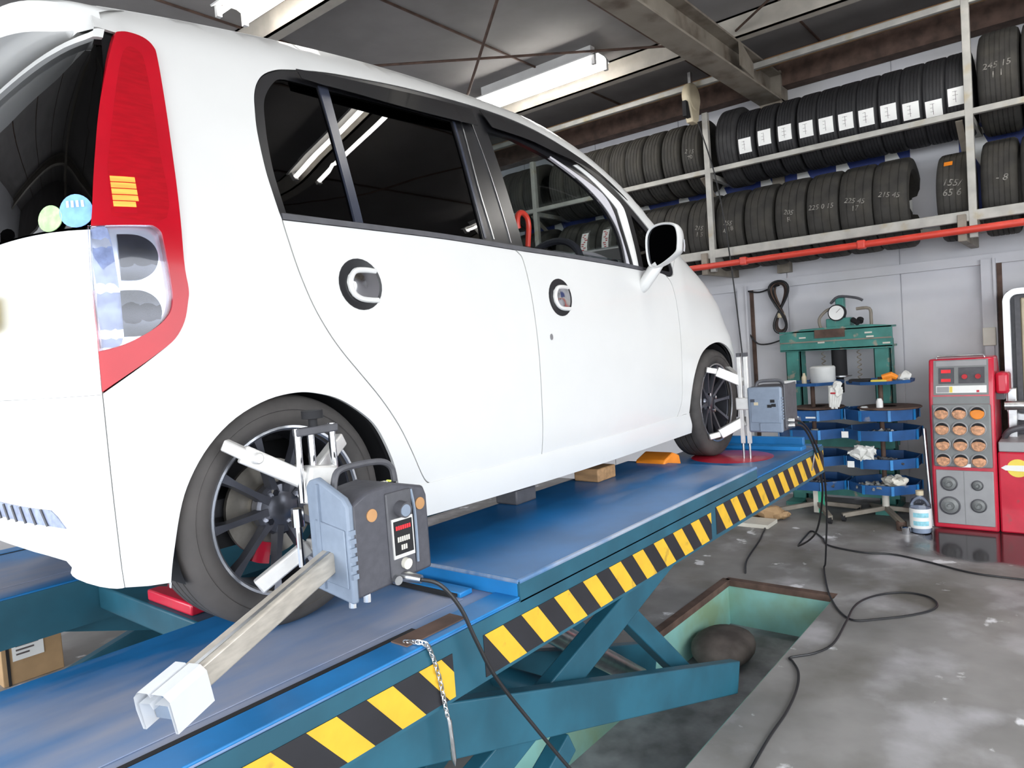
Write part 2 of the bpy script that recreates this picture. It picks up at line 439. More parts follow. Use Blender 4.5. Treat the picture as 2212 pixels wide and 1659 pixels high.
def surf(s,z,off=0.0):
    x,y=planpt(s);nx,ny=plannrm(s)
    h=H(s);e=max(0.,1-(h-z)/.10);rnd=.045*e*e
    i=interp(z,SIDE)+rnd
    i+=.40*max(0.,s-2.15)*max(0.,z-.60)-.030*math.exp(-((s-2.78)/.20)**2)*max(0.,min(1.,(.66-z)/.16))
    y+=max(0.,-ny)*i
    if nx<0: x+=(-nx)*(interp(z,REAR)+rnd*.6)
    else: x-=nx*(interp(z,FRONT)+rnd)
    return (x+nx*off,y+ny*off,z)

# ---------------------------------------------------------------- car panels
def sm(*segs, n=4):
    """closed outline from smooth pieces joined at corners"""
    out = []
    for g in segs:
        p = cr(g, n) if len(g) > 2 else list(g)
        for q in p:
            if not out or math.hypot(q[0]-out[-1][0], q[1]-out[-1][1]) > 1e-4: out.append(tuple(q[:2]))
    if math.hypot(out[0][0]-out[-1][0], out[0][1]-out[-1][1]) < 1e-4: out.pop()
    return out
def inside(p, poly):
    x, y = p; r = False; j = len(poly)-1
    for i in range(len(poly)):
        a, b = poly[i], poly[j]
        if (a[1] > y) != (b[1] > y) and x < (b[0]-a[0])*(y-a[1])/(b[1]-a[1])+a[0]: r = not r
        j = i
    return r
def shrink(poly, d):
    """move an outline inwards by d"""
    n = len(poly); A = sum(poly[i][0]*poly[(i+1) % n][1]-poly[(i+1) % n][0]*poly[i][1] for i in range(n))
    sg = 1 if A > 0 else -1; out = []
    for i in range(n):
        a, b, c = poly[i-1], poly[i], poly[(i+1) % n]
        def nr(p, q):
            l = math.hypot(q[0]-p[0], q[1]-p[1]) or 1; return (-(q[1]-p[1])/l*sg, (q[0]-p[0])/l*sg)
        n1, n2 = nr(a, b), nr(b, c); mx, my = n1[0]+n2[0], n1[1]+n2[1]; l = math.hypot(mx, my)
        if l < 1e-6: mx, my, l = n1[0], n1[1], 1
        k = d/max(.35, (n1[0]*mx/l+n1[1]*my/l)); out.append((b[0]+mx/l*k, b[1]+my/l*k))
    return out
def resamp(poly, step):
    out = []
    n = len(poly)
    for i in range(n):
        a, b = poly[i], poly[(i+1) % n]; l = math.hypot(b[0]-a[0], b[1]-a[1]); k = max(1, int(l/step))
        out += [(a[0]+(b[0]-a[0])*j/k, a[1]+(b[1]-a[1])*j/k) for j in range(k)]
    return out
def mirror_y(p): return (p[0], 2*YC-p[1], p[2])
def panel(name, m, outline, parent, holes=(), off=0., thick=.010, gap=0., step=.04, side=1, fmap=None, smooth=40):
    """sheet cut to an outline on the car's skin, with a real folded edge; side -1 is the far side"""
    fm = fmap or surf
    loops = [shrink(outline, gap) if gap else list(outline)] + [list(h) for h in holes]
    loops = [resamp(l, step) for l in loops]
    pts = []; edges = []
    for l in loops:
        o = len(pts); pts += l; edges += [(o+i, o+(i+1) % len(l)) for i in range(len(l))]
    xs = [p[0] for p in loops[0]]; ys = [p[1] for p in loops[0]]
    nb = len(pts); x = min(xs)+step*.5; k = 0
    while x < max(xs):
        y = min(ys)+step*(.5 if k % 2 else .25)
        while y < max(ys):
            p = (x, y)
            if inside(p, loops[0]) and not any(inside(p, h) for h in loops[1:]):
                if min((p[0]-q[0])**2+(p[1]-q[1])**2 for q in pts[:nb]) > (step*.45)**2: pts.append(p)
            y += step
        x += step; k += 1
    vv, ee, ff, _, _, _ = delaunay_2d_cdt([Vector(p) for p in pts], edges, [], 0, 1e-6)
    tri = []
    for f in ff:
        c = (sum(vv[i][0] for i in f)/len(f), sum(vv[i][1] for i in f)/len(f))
        if inside(c, loops[0]) and not any(inside(c, h) for h in loops[1:]): tri.append(tuple(f))
    O = off if callable(off) else (lambda s, z: off)
    top = [fm(v[0], v[1], O(v[0], v[1])) for v in vv]
    bot = [fm(v[0], v[1], O(v[0], v[1])-thick) for v in vv]
    cnt = {}
    for f in tri:
        for a, b in zip(f, f[1:]+f[:1]): cnt[(min(a, b), max(a, b))] = cnt.get((min(a, b), max(a, b)), 0)+1
    n = len(vv); fs = list(tri)
    fs += [tuple(i+n for i in f[::-1]) for f in tri]
    fs += [(a, b, b+n, a+n) for (a, b), c in cnt.items() if c == 1]
    vs = top+bot
    if side < 0: vs = [mirror_y(v) for v in vs]
    used = sorted({i for f in fs for i in f}); ix = {j: i for i, j in enumerate(used)}
    mb = MB(); mb.add([vs[i] for i in used], [tuple(ix[i] for i in f) for f in fs])
    return obj(name, mb, m, parent, smooth=smooth)

RD = [(.044,.957),(.044,.945),(.051,.901),(.067,.831),(.095,.752),(.130,.687),(.167,.635),(.215,.580),(.281,.505),(.337,.428),(.380,.350),(.411,.288),(.435,.255),(.464,.243)]
BS = [(.984,.240),(.987,.376),(.984,.566),(.978,.700),(.970,.807),(.953,.909),(.935,.932),(.919,.942)]
FS = [(1.778,.910),(1.870,.906),(1.980,.897),(2.030,.865),(2.052,.810),(2.062,.750),(2.071,.601),(2.069,.363),(2.053,.300),(2.020,.248)]
BELT = [(.044,.957),(.30,.956),(.60,.953),(.919,.942),(1.25,.933),(1.55,.922),(1.778,.910)]
def cut(T, a, b): return [q for q in T if a-1e-6 <= q[0] <= b+1e-6]
rdoor = sm(RD, [(.464,.243),(.984,.240)], BS, cut(BELT, 0, .92)[::-1])
fdoor = sm(BS[::-1], [(.984,.240),(1.443,.239),(2.020,.248)], FS[::-1], cut(BELT, .91, 1.8)[::-1])
DLO_UP = [(.040,.975),(.034,1.02),(.029,1.079),(.031,1.169),(.040,1.230),(.050,1.272),(.066,1.305),(.090,1.333),(.125,1.355),(.170,1.371),(.30,1.400),(.45,1.420),(.60,1.437),(.78,1.449),(.95,1.456),(1.10,1.455),(1.25,1.440),(1.40,1.409),(1.521,1.372),(1.625,1.325),(1.728,1.268),(1.828,1.198),(1.93,1.115),(2.00,1.05),(2.055,.985),(2.075,.93)]
DLO_F = [(2.075,.93),(2.068,.905),(2.03,.893),(1.95,.897),(1.870,.906),(1.778,.910)]
dlo = sm(DLO_UP, DLO_F, BELT[::-1])
ARCH_R = [(-.290,.165),(-.284,.230),(-.266,.325),(-.240,.390),(-.194,.453),(-.130,.504),(-.050,.536),(.027,.545),(.087,.537),(.150,.516),(.216,.474),(.261,.431),(.300,.359),(.322,.296),(.335,.22),(.338,.165)]
ARCH_F = [(2.150,.165),(2.150,.247),(2.165,.335),(2.205,.430),(2.275,.515),(2.361,.558),(2.461,.575),(2.545,.567),(2.632,.533),(2.710,.46),(2.765,.345),(2.785,.247),(2.785,.165)]
LAMP_R = [(-.258,1.335),(-.234,1.342),(-.202,1.339),(-.183,1.321),(-.181,1.288),(-.191,1.149),(-.201,1.025),(-.214,.847),(-.212,.784),(-.217,.755),(-.229,.715),(-.252,.680),(-.288,.652),(-.333,.620),(-.388,.582)]
LAMP_L = [(-.388,.582),(-.387,.726),(-.385,.793),(-.379,.899),(-.374,.936),(-.362,1.032),(-.341,1.149),(-.309,1.238),(-.270,1.321),(-.258,1.335)]
lamp = sm(LAMP_R, LAMP_L)
def hline(a, b, n=30, d=0.): return [(a+(b-a)*i/n, H(a+(b-a)*i/n)-d) for i in range(n+1)]
body = sm([(-.388,.190),(-.388,.582)], LAMP_R[::-1], [(-.258,1.335),(-.30,1.338),(-.36,1.345),(-.36,1.405)], hline(-.36, 2.20), [(2.20,H(2.20)),(2.075,.93)], DLO_UP[::-1],
          [(.040,.975),(.044,.957)], RD, [(.464,.243),(.464,.160),(.338,.160)], ARCH_R[::-1], [(-.290,.180),(-.388,.190)])
fend = sm([(2.075,.93),(2.20,H(2.20))], hline(2.20, 3.50), [(3.50,H(3.5)),(3.50,.17),(2.785,.165)], ARCH_F[::-1], [(2.150,.165),(2.141,.249),(2.020,.248)], FS[::-1], DLO_F[::-1])
skirt = sm([(.345,.165),(.345,.258)], [(.345,.258),(.464,.250),(.984,.247),(1.443,.246),(2.020,.254),(2.150,.255)], [(2.150,.250),(2.172,.20),(2.178,.158)], [(2.178,.158),(1.394,.146),(.820,.148),(.345,.158)])
whole = sm([(-.388,.190),(-.388,1.30),(-.262,1.400)], hline(-.262, 3.45, 50, .012), [(3.45,.64),(3.45,.19),(2.80,.19)], [(q[0], q[1]+.004) for q in ARCH_F[::-1]], [(2.14,.17),(.35,.17)], [(q[0], q[1]+.004) for q in ARCH_R[::-1]])

car = thing('car', (1.25, YC, 0.), 'white five-door hatchback with dark tinted windows parked on the blue lift', 'car')
RQ = sm([(.263,.972),(.060,.975)], [(.060,.975),(.051,1.065),(.054,1.147),(.060,1.195),(.070,1.248),(.086,1.283),(.115,1.319),(.143,1.338),(.20,1.343),(.254,1.344)], [(.254,1.344),(.258,1.180),(.263,.972)])
RG = sm([(.289,.972),(.285,1.185),(.290,1.346)], [(.290,1.346),(.43,1.353),(.60,1.360),(.780,1.364)], [(.780,1.364),(.773,1.144),(.770,.966)], [(.770,.966),(.289,.972)])
DV = sm([(.258,1.350),(.258,1.180),(.263,.972)], [(.263,.972),(.289,.972)], [(.289,.972),(.285,1.185),(.289,1.352)])
FG = sm([(.957,1.365),(.962,1.230),(.973,.958)], [(.973,.958),(1.245,.947),(1.655,.934)], [(1.655,.934),(1.662,1.010),(1.655,1.080),(1.618,1.150),(1.552,1.212),(1.449,1.272),(1.301,1.330),(1.10,1.366)], [(1.10,1.366),(.957,1.365)])
QT = sm([(1.80,.925),(2.04,.915)], [(2.04,.915),(2.04,.95),(1.96,1.05),(1.88,1.115),(1.815,1.160)], [(1.815,1.160),(1.80,.925)])
GREY = sm([(1.309,1.338),(1.467,1.287),(1.617,1.228),(1.663,1.158),(1.668,1.082),(1.678,.932)], [(1.678,.932),(1.655,.934)], [(1.655,.934),(1.662,1.010),(1.655,1.080),(1.618,1.150),(1.552,1.212),(1.449,1.272),(1.301,1.330)])
WHITE = sm([(1.491,1.335),(1.60,1.290),(1.720,1.222),(1.752,1.196),(1.765,1.161),(1.760,1.05),(1.752,.920)], [(1.752,.920),(1.714,.924)], [(1.714,.924),(1.706,1.060),(1.703,1.150),(1.695,1.180),(1.62,1.242),(1.537,1.293),(1.457,1.326)])
RV = sm([(.185,1.372),(.294,1.386),(.516,1.408),(.70,1.424),(.905,1.437)], [(.905,1.437),(.885,1.366)], [(.885,1.366),(.657,1.354),(.496,1.349),(.374,1.348),(.255,1.345),(.190,1.345)])
FV = sm([(.945,1.440),(1.10,1.441),(1.25,1.425),(1.38,1.397),(1.513,1.360),(1.618,1.318),(1.721,1.258),(1.780,1.215)], [(1.780,1.215),(1.70,1.255),(1.598,1.300),(1.484,1.330),(1.317,1.350),(1.163,1.371),(.962,1.376)])

for sd in (1, -1):
    panel('body_side', 'white', body, car, gap=.0012, side=sd, step=.035)
    d = panel('rear_door', 'white', rdoor, car, gap=.0022, side=sd)
    e = panel('front_door', 'white', fdoor, car, gap=.0022, side=sd)
    panel('front_fender', 'white', fend, car, gap=.0018, side=sd, step=.035)
    panel('side_skirt', 'white', skirt, car, off=lambda s, z: .0022+.009*max(0, min(1, (.245-z)/.05)), thick=.03, side=sd, step=.05)
    panel('dark_gap_backing', 'matte', whole, car, holes=[shrink(dlo, .012)], off=-.020, thick=.006, side=sd, step=.06)  # added dark sheet behind the skin to blacken the panel gaps
    panel('window_frame', 'black', shrink(dlo, .0015), car, holes=[RQ, RG, FG, QT], off=-.003, thick=.02, side=sd)
    panel('quarter_glass', 'glass_dark', RQ, car, off=-.006, thick=.003, gap=-.006, side=sd)
    panel('rear_door_glass', 'glass_dark', RG, car, off=-.009, thick=.003, gap=-.006, side=sd)
    # the front door windows are wound down: only the top edge of the pane shows above the moulding
    panel('front_door_glass', 'glass_clear', sm([(.975,.930),(1.30,.926),(1.655,.918)], [(1.655,.918),(1.655,.946),(1.30,.956),(.975,.964)]), car, off=-.012, thick=.004, side=sd)
    panel('front_quarter_glass', 'glass_dark', QT, car, off=-.007, thick=.003, gap=-.006, side=sd)
    panel('window_divider', 'slate', DV, car, off=.0015, thick=.008, side=sd)
    panel('sash_strip', 'greytrim', GREY, car, off=.0005, thick=.012, side=sd, step=.03)
    panel('sash_reflection', 'paper', WHITE, car, off=.0005, thick=.006, side=sd, step=.03)  # door sash band, its bright reflection put into the white
    panel('rain_visor', 'visor', RV, car, off=lambda s, z: .004+.020*max(0, min(1, (1.44-z)/.09)), thick=.003, side=sd, step=.03)
    panel('rain_visor', 'visor', FV, car, off=lambda s, z: .004+.018*max(0, min(1, (H(s)-.06-z)/.09)), thick=.003, side=sd, step=.03)
    # belt moulding and the bright-edged bars of the door pillar
    def ribbon(nm, pts, hw, m, off, tk, par):
        L_ = [(p[0]-q[0], p[1]-q[1]) for p, q in zip(pts, hw)]; R_ = [(p[0]+q[0], p[1]+q[1]) for p, q in zip(pts, hw)]
        return panel(nm, m, sm(L_, R_[::-1]), par, off=off, thick=tk, side=sd, step=.05)
    ribbon('belt_moulding', [(q[0], q[1]+.007) for q in cut(BELT, 0, .92)], [(0,.0075)]*4, 'darkgrey', .004, .008, d)
    ribbon('belt_moulding', [(q[0], q[1]+.007) for q in cut(BELT, .91, 1.8)], [(0,.0075)]*4, 'darkgrey', .004, .008, e)
    ribbon('door_gap_edge', [(.880,1.436),(.884,1.345),(.895,1.194),(.908,.965)], [(.0016,0)]*4, 'steel', .0005, .006, car)
    ribbon('glass_channel', [(.826,1.372),(.812,1.149),(.822,.970)], [(.0025,0)]*3, 'steel', .0008, .005, d)
    ribbon('glass_channel', [(.790,1.366),(.781,1.144),(.782,.970)], [(.005,0)]*3, 'slate', -.001, .005, d)
    def disc(nm, m, cs, cz, rs, rz, par, off, tk, n=28):
        return panel(nm, m, [(cs+rs*math.cos(2*PI*i/n), cz+rz*math.sin(2*PI*i/n)) for i in range(n)], par, off=off, thick=tk, side=sd, step=.02)
    for door, (hs, hz) in ((d, (.248,.807)), (e, (1.140,.785))):
        # round dished recess with a D-shaped pull across its front half
        disc('handle_recess', 'black', hs, hz, .069, .067, door, lambda s, z, a=hs, b=hz: .0022-.006*max(0, 1-math.hypot(s-a, z-b)/.069), .004)
        pth = [(.054,.036),(.02,.038),(-.014,.034),(-.031,.016),(-.034,-.004),(-.026,-.026),(-.004,-.038),(.03,-.041),(.052,-.041)]
        rim = [surf(hs+a, hz+b, .0035-.0035*max(0, a)/.05) for a, b in cr(pth, 4)]
        if sd < 0: rim = [mirror_y(q) for q in rim]
        obj('door_handle', MB().tube(rim, .0075, 8), 'white', door)
        cup = [(hs+a, hz+b) for a, b in cr(pth, 3)]+[(hs+.062, hz-.025), (hs+.066, hz), (hs+.063, hz+.02)]
        panel('handle_cup', 'chrome', cup, door, off=lambda s, z, a=hs, b=hz: .0015+.0035*math.exp(-((s-a+.008)**2+(z-b)**2)/.0005), thick=.003, side=sd, step=.014)
    if sd == 1: disc('door_lock', 'steel', 1.061, .646, .009, .011, e, .002, .004, 14)
    # tail lamp : red shell, clear window with two shaded bulbs, white rim
    clear = sm([(-.381,.906),(-.269,.912)], [(-.269,.912),(-.256,.903),(-.251,.883),(-.247,.792),(-.249,.754),(-.262,.726),(-.295,.698),(-.344,.673),(-.384,.663)], [(-.384,.663),(-.385,.793),(-.381,.906)])
    tl = panel('tail_lamp', 'red_lamp', lamp, car, holes=[shrink(clear, .001)], off=lambda s, z: .004+.008*max(0, min(1, (s+.39)/.12)), thick=.02, gap=.0015, side=sd, step=.02)
    band = sm([(-.335,1.03),(-.30,1.17),(-.255,1.29),(-.222,1.30),(-.214,1.26),(-.225,1.08),(-.238,.93),(-.34,.925)])
    panel('lamp_core', 'red_inner', band, tl, off=lambda s, z: .0045+.008*max(0, min(1, (s+.39)/.12)), thick=.003, side=sd, step=.02)
    for k in range(6):  # slats painted as the orange reflection, glowing on their own
        z_ = .932+.0128*k; w_ = (.046 if k > 1 else .040)
        panel('reflection_slat', 'orange_reflection' if k > 0 else 'red_lamp', [(-.334,z_),(-.334+w_,z_+.001),(-.334+w_,z_+.0118),(-.334,z_+.0108)], tl, off=lambda s, z: .0055+.008*max(0, min(1, (s+.39)/.12)), thick=.002, side=sd, step=.02)
    panel('reflector_bowl', 'reflector_bowl', clear, tl, off=-.006, thick=.006, side=sd, step=.02)
    for cz in (.846, .735):
        cs = -.300 if cz > .8 else -.306
        L1 = sm([(cs-.036, cz-.046), (cs+.0, cz-.044), (cs+.026, cz-.026), (cs+.036, cz+.004), (cs+.028, cz+.030), (cs+.004, cz+.045), (cs-.034, cz+.045)])
        panel('bulb_shade', 'lens_grey', L1, tl, off=lambda s, z, a=cs, b=cz: -.004+.010*math.sqrt(max(0, 1-((z-b)/.047)**2)), thick=.004, side=sd, step=.012)
    panel('corner_reflector', 'mesh_blue', sm([(-.380,.900),(-.350,.902),(-.342,.82),(-.340,.74),(-.347,.676),(-.382,.670)]), tl, off=lambda s, z: -.003+.004*math.sin(z*70), thick=.004, side=sd, step=.012)
    panel('clear_lens', 'glass_lens', clear, tl, off=.0085, thick=.003, side=sd, step=.03)

# rear face : q runs across the tail, 0 at the centre line
def tailmap(q, z, off=0.):
    p = surf(S0+abs(q)+1e-4, z, off)
    return p if q <= 0 else mirror_y(p)
def symm(half):  return sm(half + [(-q, z) for q, z in half[::-1]], n=3)
def Q(s): return S0-s
edge = [(Q(s), z) for s, z in LAMP_L]
gl = [(Q(-.379)+.001, .906)]+[(q+.001, z) for q, z in edge if .92 < z < 1.30]+[(Q(-.300), 1.312), (Q(-.36), 1.311), (-.56, 1.305), (-.40, 1.297), (-.2, 1.290), (0., 1.288)]
hatch_glass = gl + [(-q, z) for q, z in gl[-2::-1]]
ah = [(Q(-.288), 1.334), (Q(-.36), 1.331), (-.55, 1.323), (-.35, 1.318), (0., 1.314)]
strip = sm(gl[-6:-1]+[(0., 1.288)]+[(-q, z) for q, z in gl[-2:-7:-1]], [(-q, z) for q, z in ah]+[(q, z) for q, z in ah[-2::-1]], n=2)
tg = panel('tailgate', 'white', [(Q(-.388)+.001, .5796), (Q(-.385)+.001, .793), (Q(-.379)+.001, .900), (0., .900), (-Q(-.379)-.001, .900), (-Q(-.385)-.001, .793), (-Q(-.388)-.001, .5796)], car, fmap=tailmap)
panel('rear_glass', 'glass_dark', hatch_glass, tg, fmap=tailmap, off=-.006, thick=.004)
panel('glass_top_rail', 'white', strip, tg, fmap=tailmap, off=.006, thick=.02)
obj('wiper_pivot', MB().tube([tailmap(-.43, .93, .012), tailmap(-.40, .915, .03), tailmap(-.36, .90, .02)], [.016, .022, .014], 10), 'matte', tg)
obj('licence_plate', MB().box(-.505, -.492, .262, .592, .725, .800), 'yellow', tg, bevel=.003)
stk = panel('round_sticker', 'sticker_g', [(Q(-.463)+.030*math.cos(2*PI*i/24), .928+.026*math.sin(2*PI*i/24)) for i in range(24)], tg, fmap=tailmap, off=.001, thick=.002)
stk['label'] = 'green round sticker'
stk = panel('round_sticker', 'sticker_b', [(Q(-.405)+.034*math.cos(2*PI*i/24), .938+.033*math.sin(2*PI*i/24)) for i in range(24)], tg, fmap=tailmap, off=.001, thick=.002)
stk['label'] = 'blue round sticker'
for k in range(4): panel('sticker_mark', 'paper', [(Q(-.405)-.018+.010*k+a, .945+b) for a, b in ((0,0),(.005,0),(.006,.013),(.001,.013))], tg, fmap=tailmap, off=.0022, thick=.001)
bt = [(Q(-.388), .190), (Q(-.405), .189), (Q(-.446), .195), (Q(-.505), .210), (Q(-.519), .223), (Q(-.523), .247), (Q(-.70), .258), (0., .262)]
bmp = bt + [(-q, z) for q, z in bt[-2::-1]] + [(-Q(-.388), .580), (0., .580), (Q(-.388), .580)]
bp = panel('rear_bumper', 'white', sm(bt + [(-q, z) for q, z in bt[-2::-1]], [(-Q(-.388), .580), (0., .580), (Q(-.388), .580)], n=2), car, fmap=tailmap, gap=.001)
for sg in (1, -1):
    rf = [(Q(-.90), .356), (Q(-.788), .356), (Q(-.543), .353), (Q(-.525), .341), (Q(-.504), .317), (Q(-.569), .320), (Q(-.804), .324), (Q(-.90), .325)]
    rr = panel('bumper_reflector', 'mesh_blue', [(q*sg, z) for q, z in rf], bp, fmap=tailmap, off=.002, thick=.006)
    for k in range(9):
        q0 = Q(-.90)+.035-k*.045; pts = []
        obj('reflector_rib', MB().tube([tailmap(sg*(q0-.004*j), .354-.0085*j, .004) for j in range(5)], .0025, 5), 'darkgrey', rr)

# roof, glasshouse front, bonnet : lofted between the two upper edges
def top(s, t, off=0.):
    a = surf(s, H(s)); b = mirror_y(a); k = (t+1)/2
    e = 1-t*t
    crown = interp(s, [(-.3,.07),(.3,.09),(1.2,.085),(1.6,.07),(2.0,.06),(2.3,.06),(3.5,.03)])
    bow = interp(s, [(-.3,0),(1.2,0.),(1.5,.08),(2.1,.26),(2.4,.20),(2.9,.10),(3.3,0)])
    return (a[0]+(b[0]-a[0])*k+bow*e, a[1]+(b[1]-a[1])*k, a[2]+(b[2]-a[2])*k+crown*(1-abs(t)**2.2)+off)
def loft(name, m, s0, s1, ns, nt, t0=-1, t1=1, tk=.012, off=0.):
    vs = []; fs = []
    for lay in (0, 1):
        for i in range(ns+1):
            for j in range(nt+1):
                vs.append(top(s0+(s1-s0)*i/ns, t0+(t1-t0)*j/nt, off-tk*lay))
    n = (ns+1)*(nt+1); w_ = nt+1
    for i in range(ns):
        for j in range(nt):
            q = (i*w_+j, i*w_+j+1, (i+1)*w_+j+1, (i+1)*w_+j); fs += [q, tuple(a+n for a in q[::-1])]
    for i in range(ns):
        for j in (0, nt): a, b = i*w_+j, (i+1)*w_+j; fs.append((a, b, b+n, a+n))
    for j in range(nt):
        for i in (0, ns): a, b = i*w_+j, i*w_+j+1; fs.append((a, b, b+n, a+n))
    return obj(name, MB().add(vs, fs), m, car)
loft('roof', 'white', -.262, 1.37, 34, 24)
loft('windscreen', 'glass_clear', 1.37, 2.20, 20, 20, tk=.005)
loft('bonnet', 'white', 2.20, 3.5, 30, 20)
# spoiler over the tailgate
ed = [(-.272,.135,1.385,1.352),(-.33,.18,1.402,1.340),(-.385,.24,1.408,1.342),(-.415,.33,1.405,1.345),(-.43,.46,1.395,1.348),(-.437,.60,1.390,1.35),(-.44,.715,1.388,1.35)]
half = [(x,y,a,b) for x,y,a,b in cr(ed, 4)]; full = half + [(x, 2*YC-y, a, b) for x, y, a, b in half[-2::-1]]
vs = []; fs = []
for x, y, a, b in full:
    k = (y-YC)
    vs += [(-.20, YC+k*.93, 1.425+.05*(1-(k/.56)**2)), (x+.02, y, a+.006), (x, y, a-.004), (x+.003, y, b), (-.31, YC+k*.96, 1.335), (-.20, YC+k*.93, 1.36)]
for i in range(len(full)-1):
    for j in range(5): fs.append((i*6+j, i*6+j+1, (i+1)*6+j+1, (i+1)*6+j))
obj('roof_spoiler', MB().add(vs, fs), 'white', car, smooth=50)

# cabin, floor and wheel housings
obj('underbody', MB().box(-.22, 2.75, .14, 1.29, .19, .27).box(.40, 2.05, .05, 1.38, .17, .24), 'matte', car)
obj('cabin_floor', MB().box(-.30, 2.3, .12, 1.31, .27, .31), 'seat', car)
db = MB().prism([(1.70,.60),(1.68,.90),(1.78,.975),(2.02,.985),(2.25,.93),(2.25,.60)], .12, 1.31, 'y'); obj('dashboard', db, 'dash', car, bevel=.015)
obj('gauge_hood', MB().tube([(1.86,.22+.28*i/8,.985+.05*math.sin(PI*i/8)) for i in range(9)], .012, 8), 'greytrim', car)
sw = MB().tube([(1.60+.07*math.sin(2*PI*i/32), .37+.175*math.cos(2*PI*i/32), .92+.16*math.sin(2*PI*i/32)) for i in range(32)], .016, 8, closed=True)
sw.tube([(1.60,.20,.92),(1.60,.54,.92)], .014, 8).tube([(1.60,.37,.92),(1.75,.37,.84)], .025, 8)
obj('steering_wheel', sw, 'dash', car)
for y0 in (.18, .80):
    for x0, nm in ((.78, 'front_seat'), (-.05, 'rear_seat')):
        st = MB().prism([(x0,.42),(x0+.50,.42),(x0+.52,.52),(x0+.46,.56),(x0+.06,.54)], y0, y0+.46, 'y')
        st.prism([(x0-.02,.50),(x0+.12,.50),(x0+.02,.98),(x0-.07,1.02),(x0-.13,.96)], y0+.02, y0+.44, 'y')
        st.prism([(x0-.10,1.05),(x0-.01,1.05),(x0-.05,1.22),(x0-.13,1.22)], y0+.11, y0+.35, 'y')
        obj(nm, st, 'seat', car, bevel=.02)
hk = [(1.43,.35,.86),(1.438,.35,1.0),(1.452,.35,1.08),(1.460,.35,1.13),(1.450,.35,1.163),(1.42,.35,1.178),(1.393,.35,1.166),(1.384,.35,1.13),(1.388,.35,1.11)]
for nm, cx_, rr_ in (('wheel_housing', .025, .300), ('wheel_housing', 2.466, .312)):
    for sd in (1, -1):
        pr = [(rr_, .012), (rr_+.004, .27), (.02, .272)]
        mb = MB().lathe(pr, (cx_, 0, .262), 'y', 40, math.radians(-18), math.radians(198))
        if sd < 0: mb.v = [mirror_y(v) for v in mb.v]
        obj(nm, mb, 'matte', car)

# wheels
def wheel(cx_, sd):
    R = .272; W = .165
    def P(mb):
        mb.v = [((v[0]+cx_), (v[1] if sd > 0 else 2*YC-v[1]), v[2]+R) for v in mb.v]; return mb
    rim = MB().lathe([(.196,.006),(.200,.010),(.198,.020),(.186,.030),(.178,.150),(.196,.158)], n=56)
    NS = 10
    for k in range(NS):
        a = 2*PI*k/NS+.05; c, s = math.cos(a), math.sin(a)
        def at(r, t, y): return (r*c-t*s, y, r*s+t*c)
        sec = []
        for r, hw, y0, dp in ((.040,.013,.040,.025),(.090,.0095,.033,.022),(.150,.0095,.022,.020),(.190,.015,.014,.022)):
            sec += [at(r, -hw, y0+dp), at(r, -hw*.7, y0), at(r, hw*.7, y0), at(r, hw, y0+dp)]
        fs = []
        for i in range(3):
            for j in range(4): fs.append((i*4+j, i*4+(j+1) % 4, (i+1)*4+(j+1) % 4, (i+1)*4+j))
        rim.add(sec, fs)
    rim.lathe([(.0,.036),(.028,.036),(.034,.040),(.058,.044),(.064,.052),(.064,.075),(0,.075)], n=28)
    wo = obj('wheel', P(rim), 'rim', car)
    prof = [(.186,.150),(.200,.160),(.222,.168),(.250,.165),(.264,.156),(.271,.142),(.272,.118),(.2665,.1175),(.2665,.112),(.272,.1115),(.272,.086),(.2665,.0855),(.2665,.080),(.272,.0795),(.272,.054),(.2665,.0535),(.2665,.048),(.272,.0475),(.271,.026),(.264,.012),(.250,.002),(.236,-.001),(.234,.0015),(.222,-.001),(.205,.004),(.197,.012),(.186,.022)]
    obj('tyre', P(MB().lathe(prof, n=72)), 'cartyre', wo)
    obj('rim_lip', P(MB().lathe([(.1885,.009),(.193,.0045),(.1985,.0045),(.2005,.010),(.197,.013)], n=64)), 'rim_lip', wo)
    obj('brake_disc', P(MB().lathe([(0,.085),(.06,.085),(.062,.092),(.118,.092),(.118,.103),(0,.103)], n=40)), 'disc', wo)
    obj('brake_caliper', P(MB().lathe([(.085,.078),(.135,.078),(.135,.115),(.085,.115),(.085,.078)], n=8, a0=4.15, a1=4.5)), 'machred', wo)
    for k in range(4):
        a = 2*PI*k/4+.5
        obj('lug_nut', P(MB().tube([(.048*math.cos(a), .048, .048*math.sin(a)), (.048*math.cos(a), .030, .048*math.sin(a))], .0085, 6)), 'chrome', wo)
    return wo
for cx_ in (0., 2.49):
    for sd in (1, -1): wheel(cx_, sd)

# door mirror

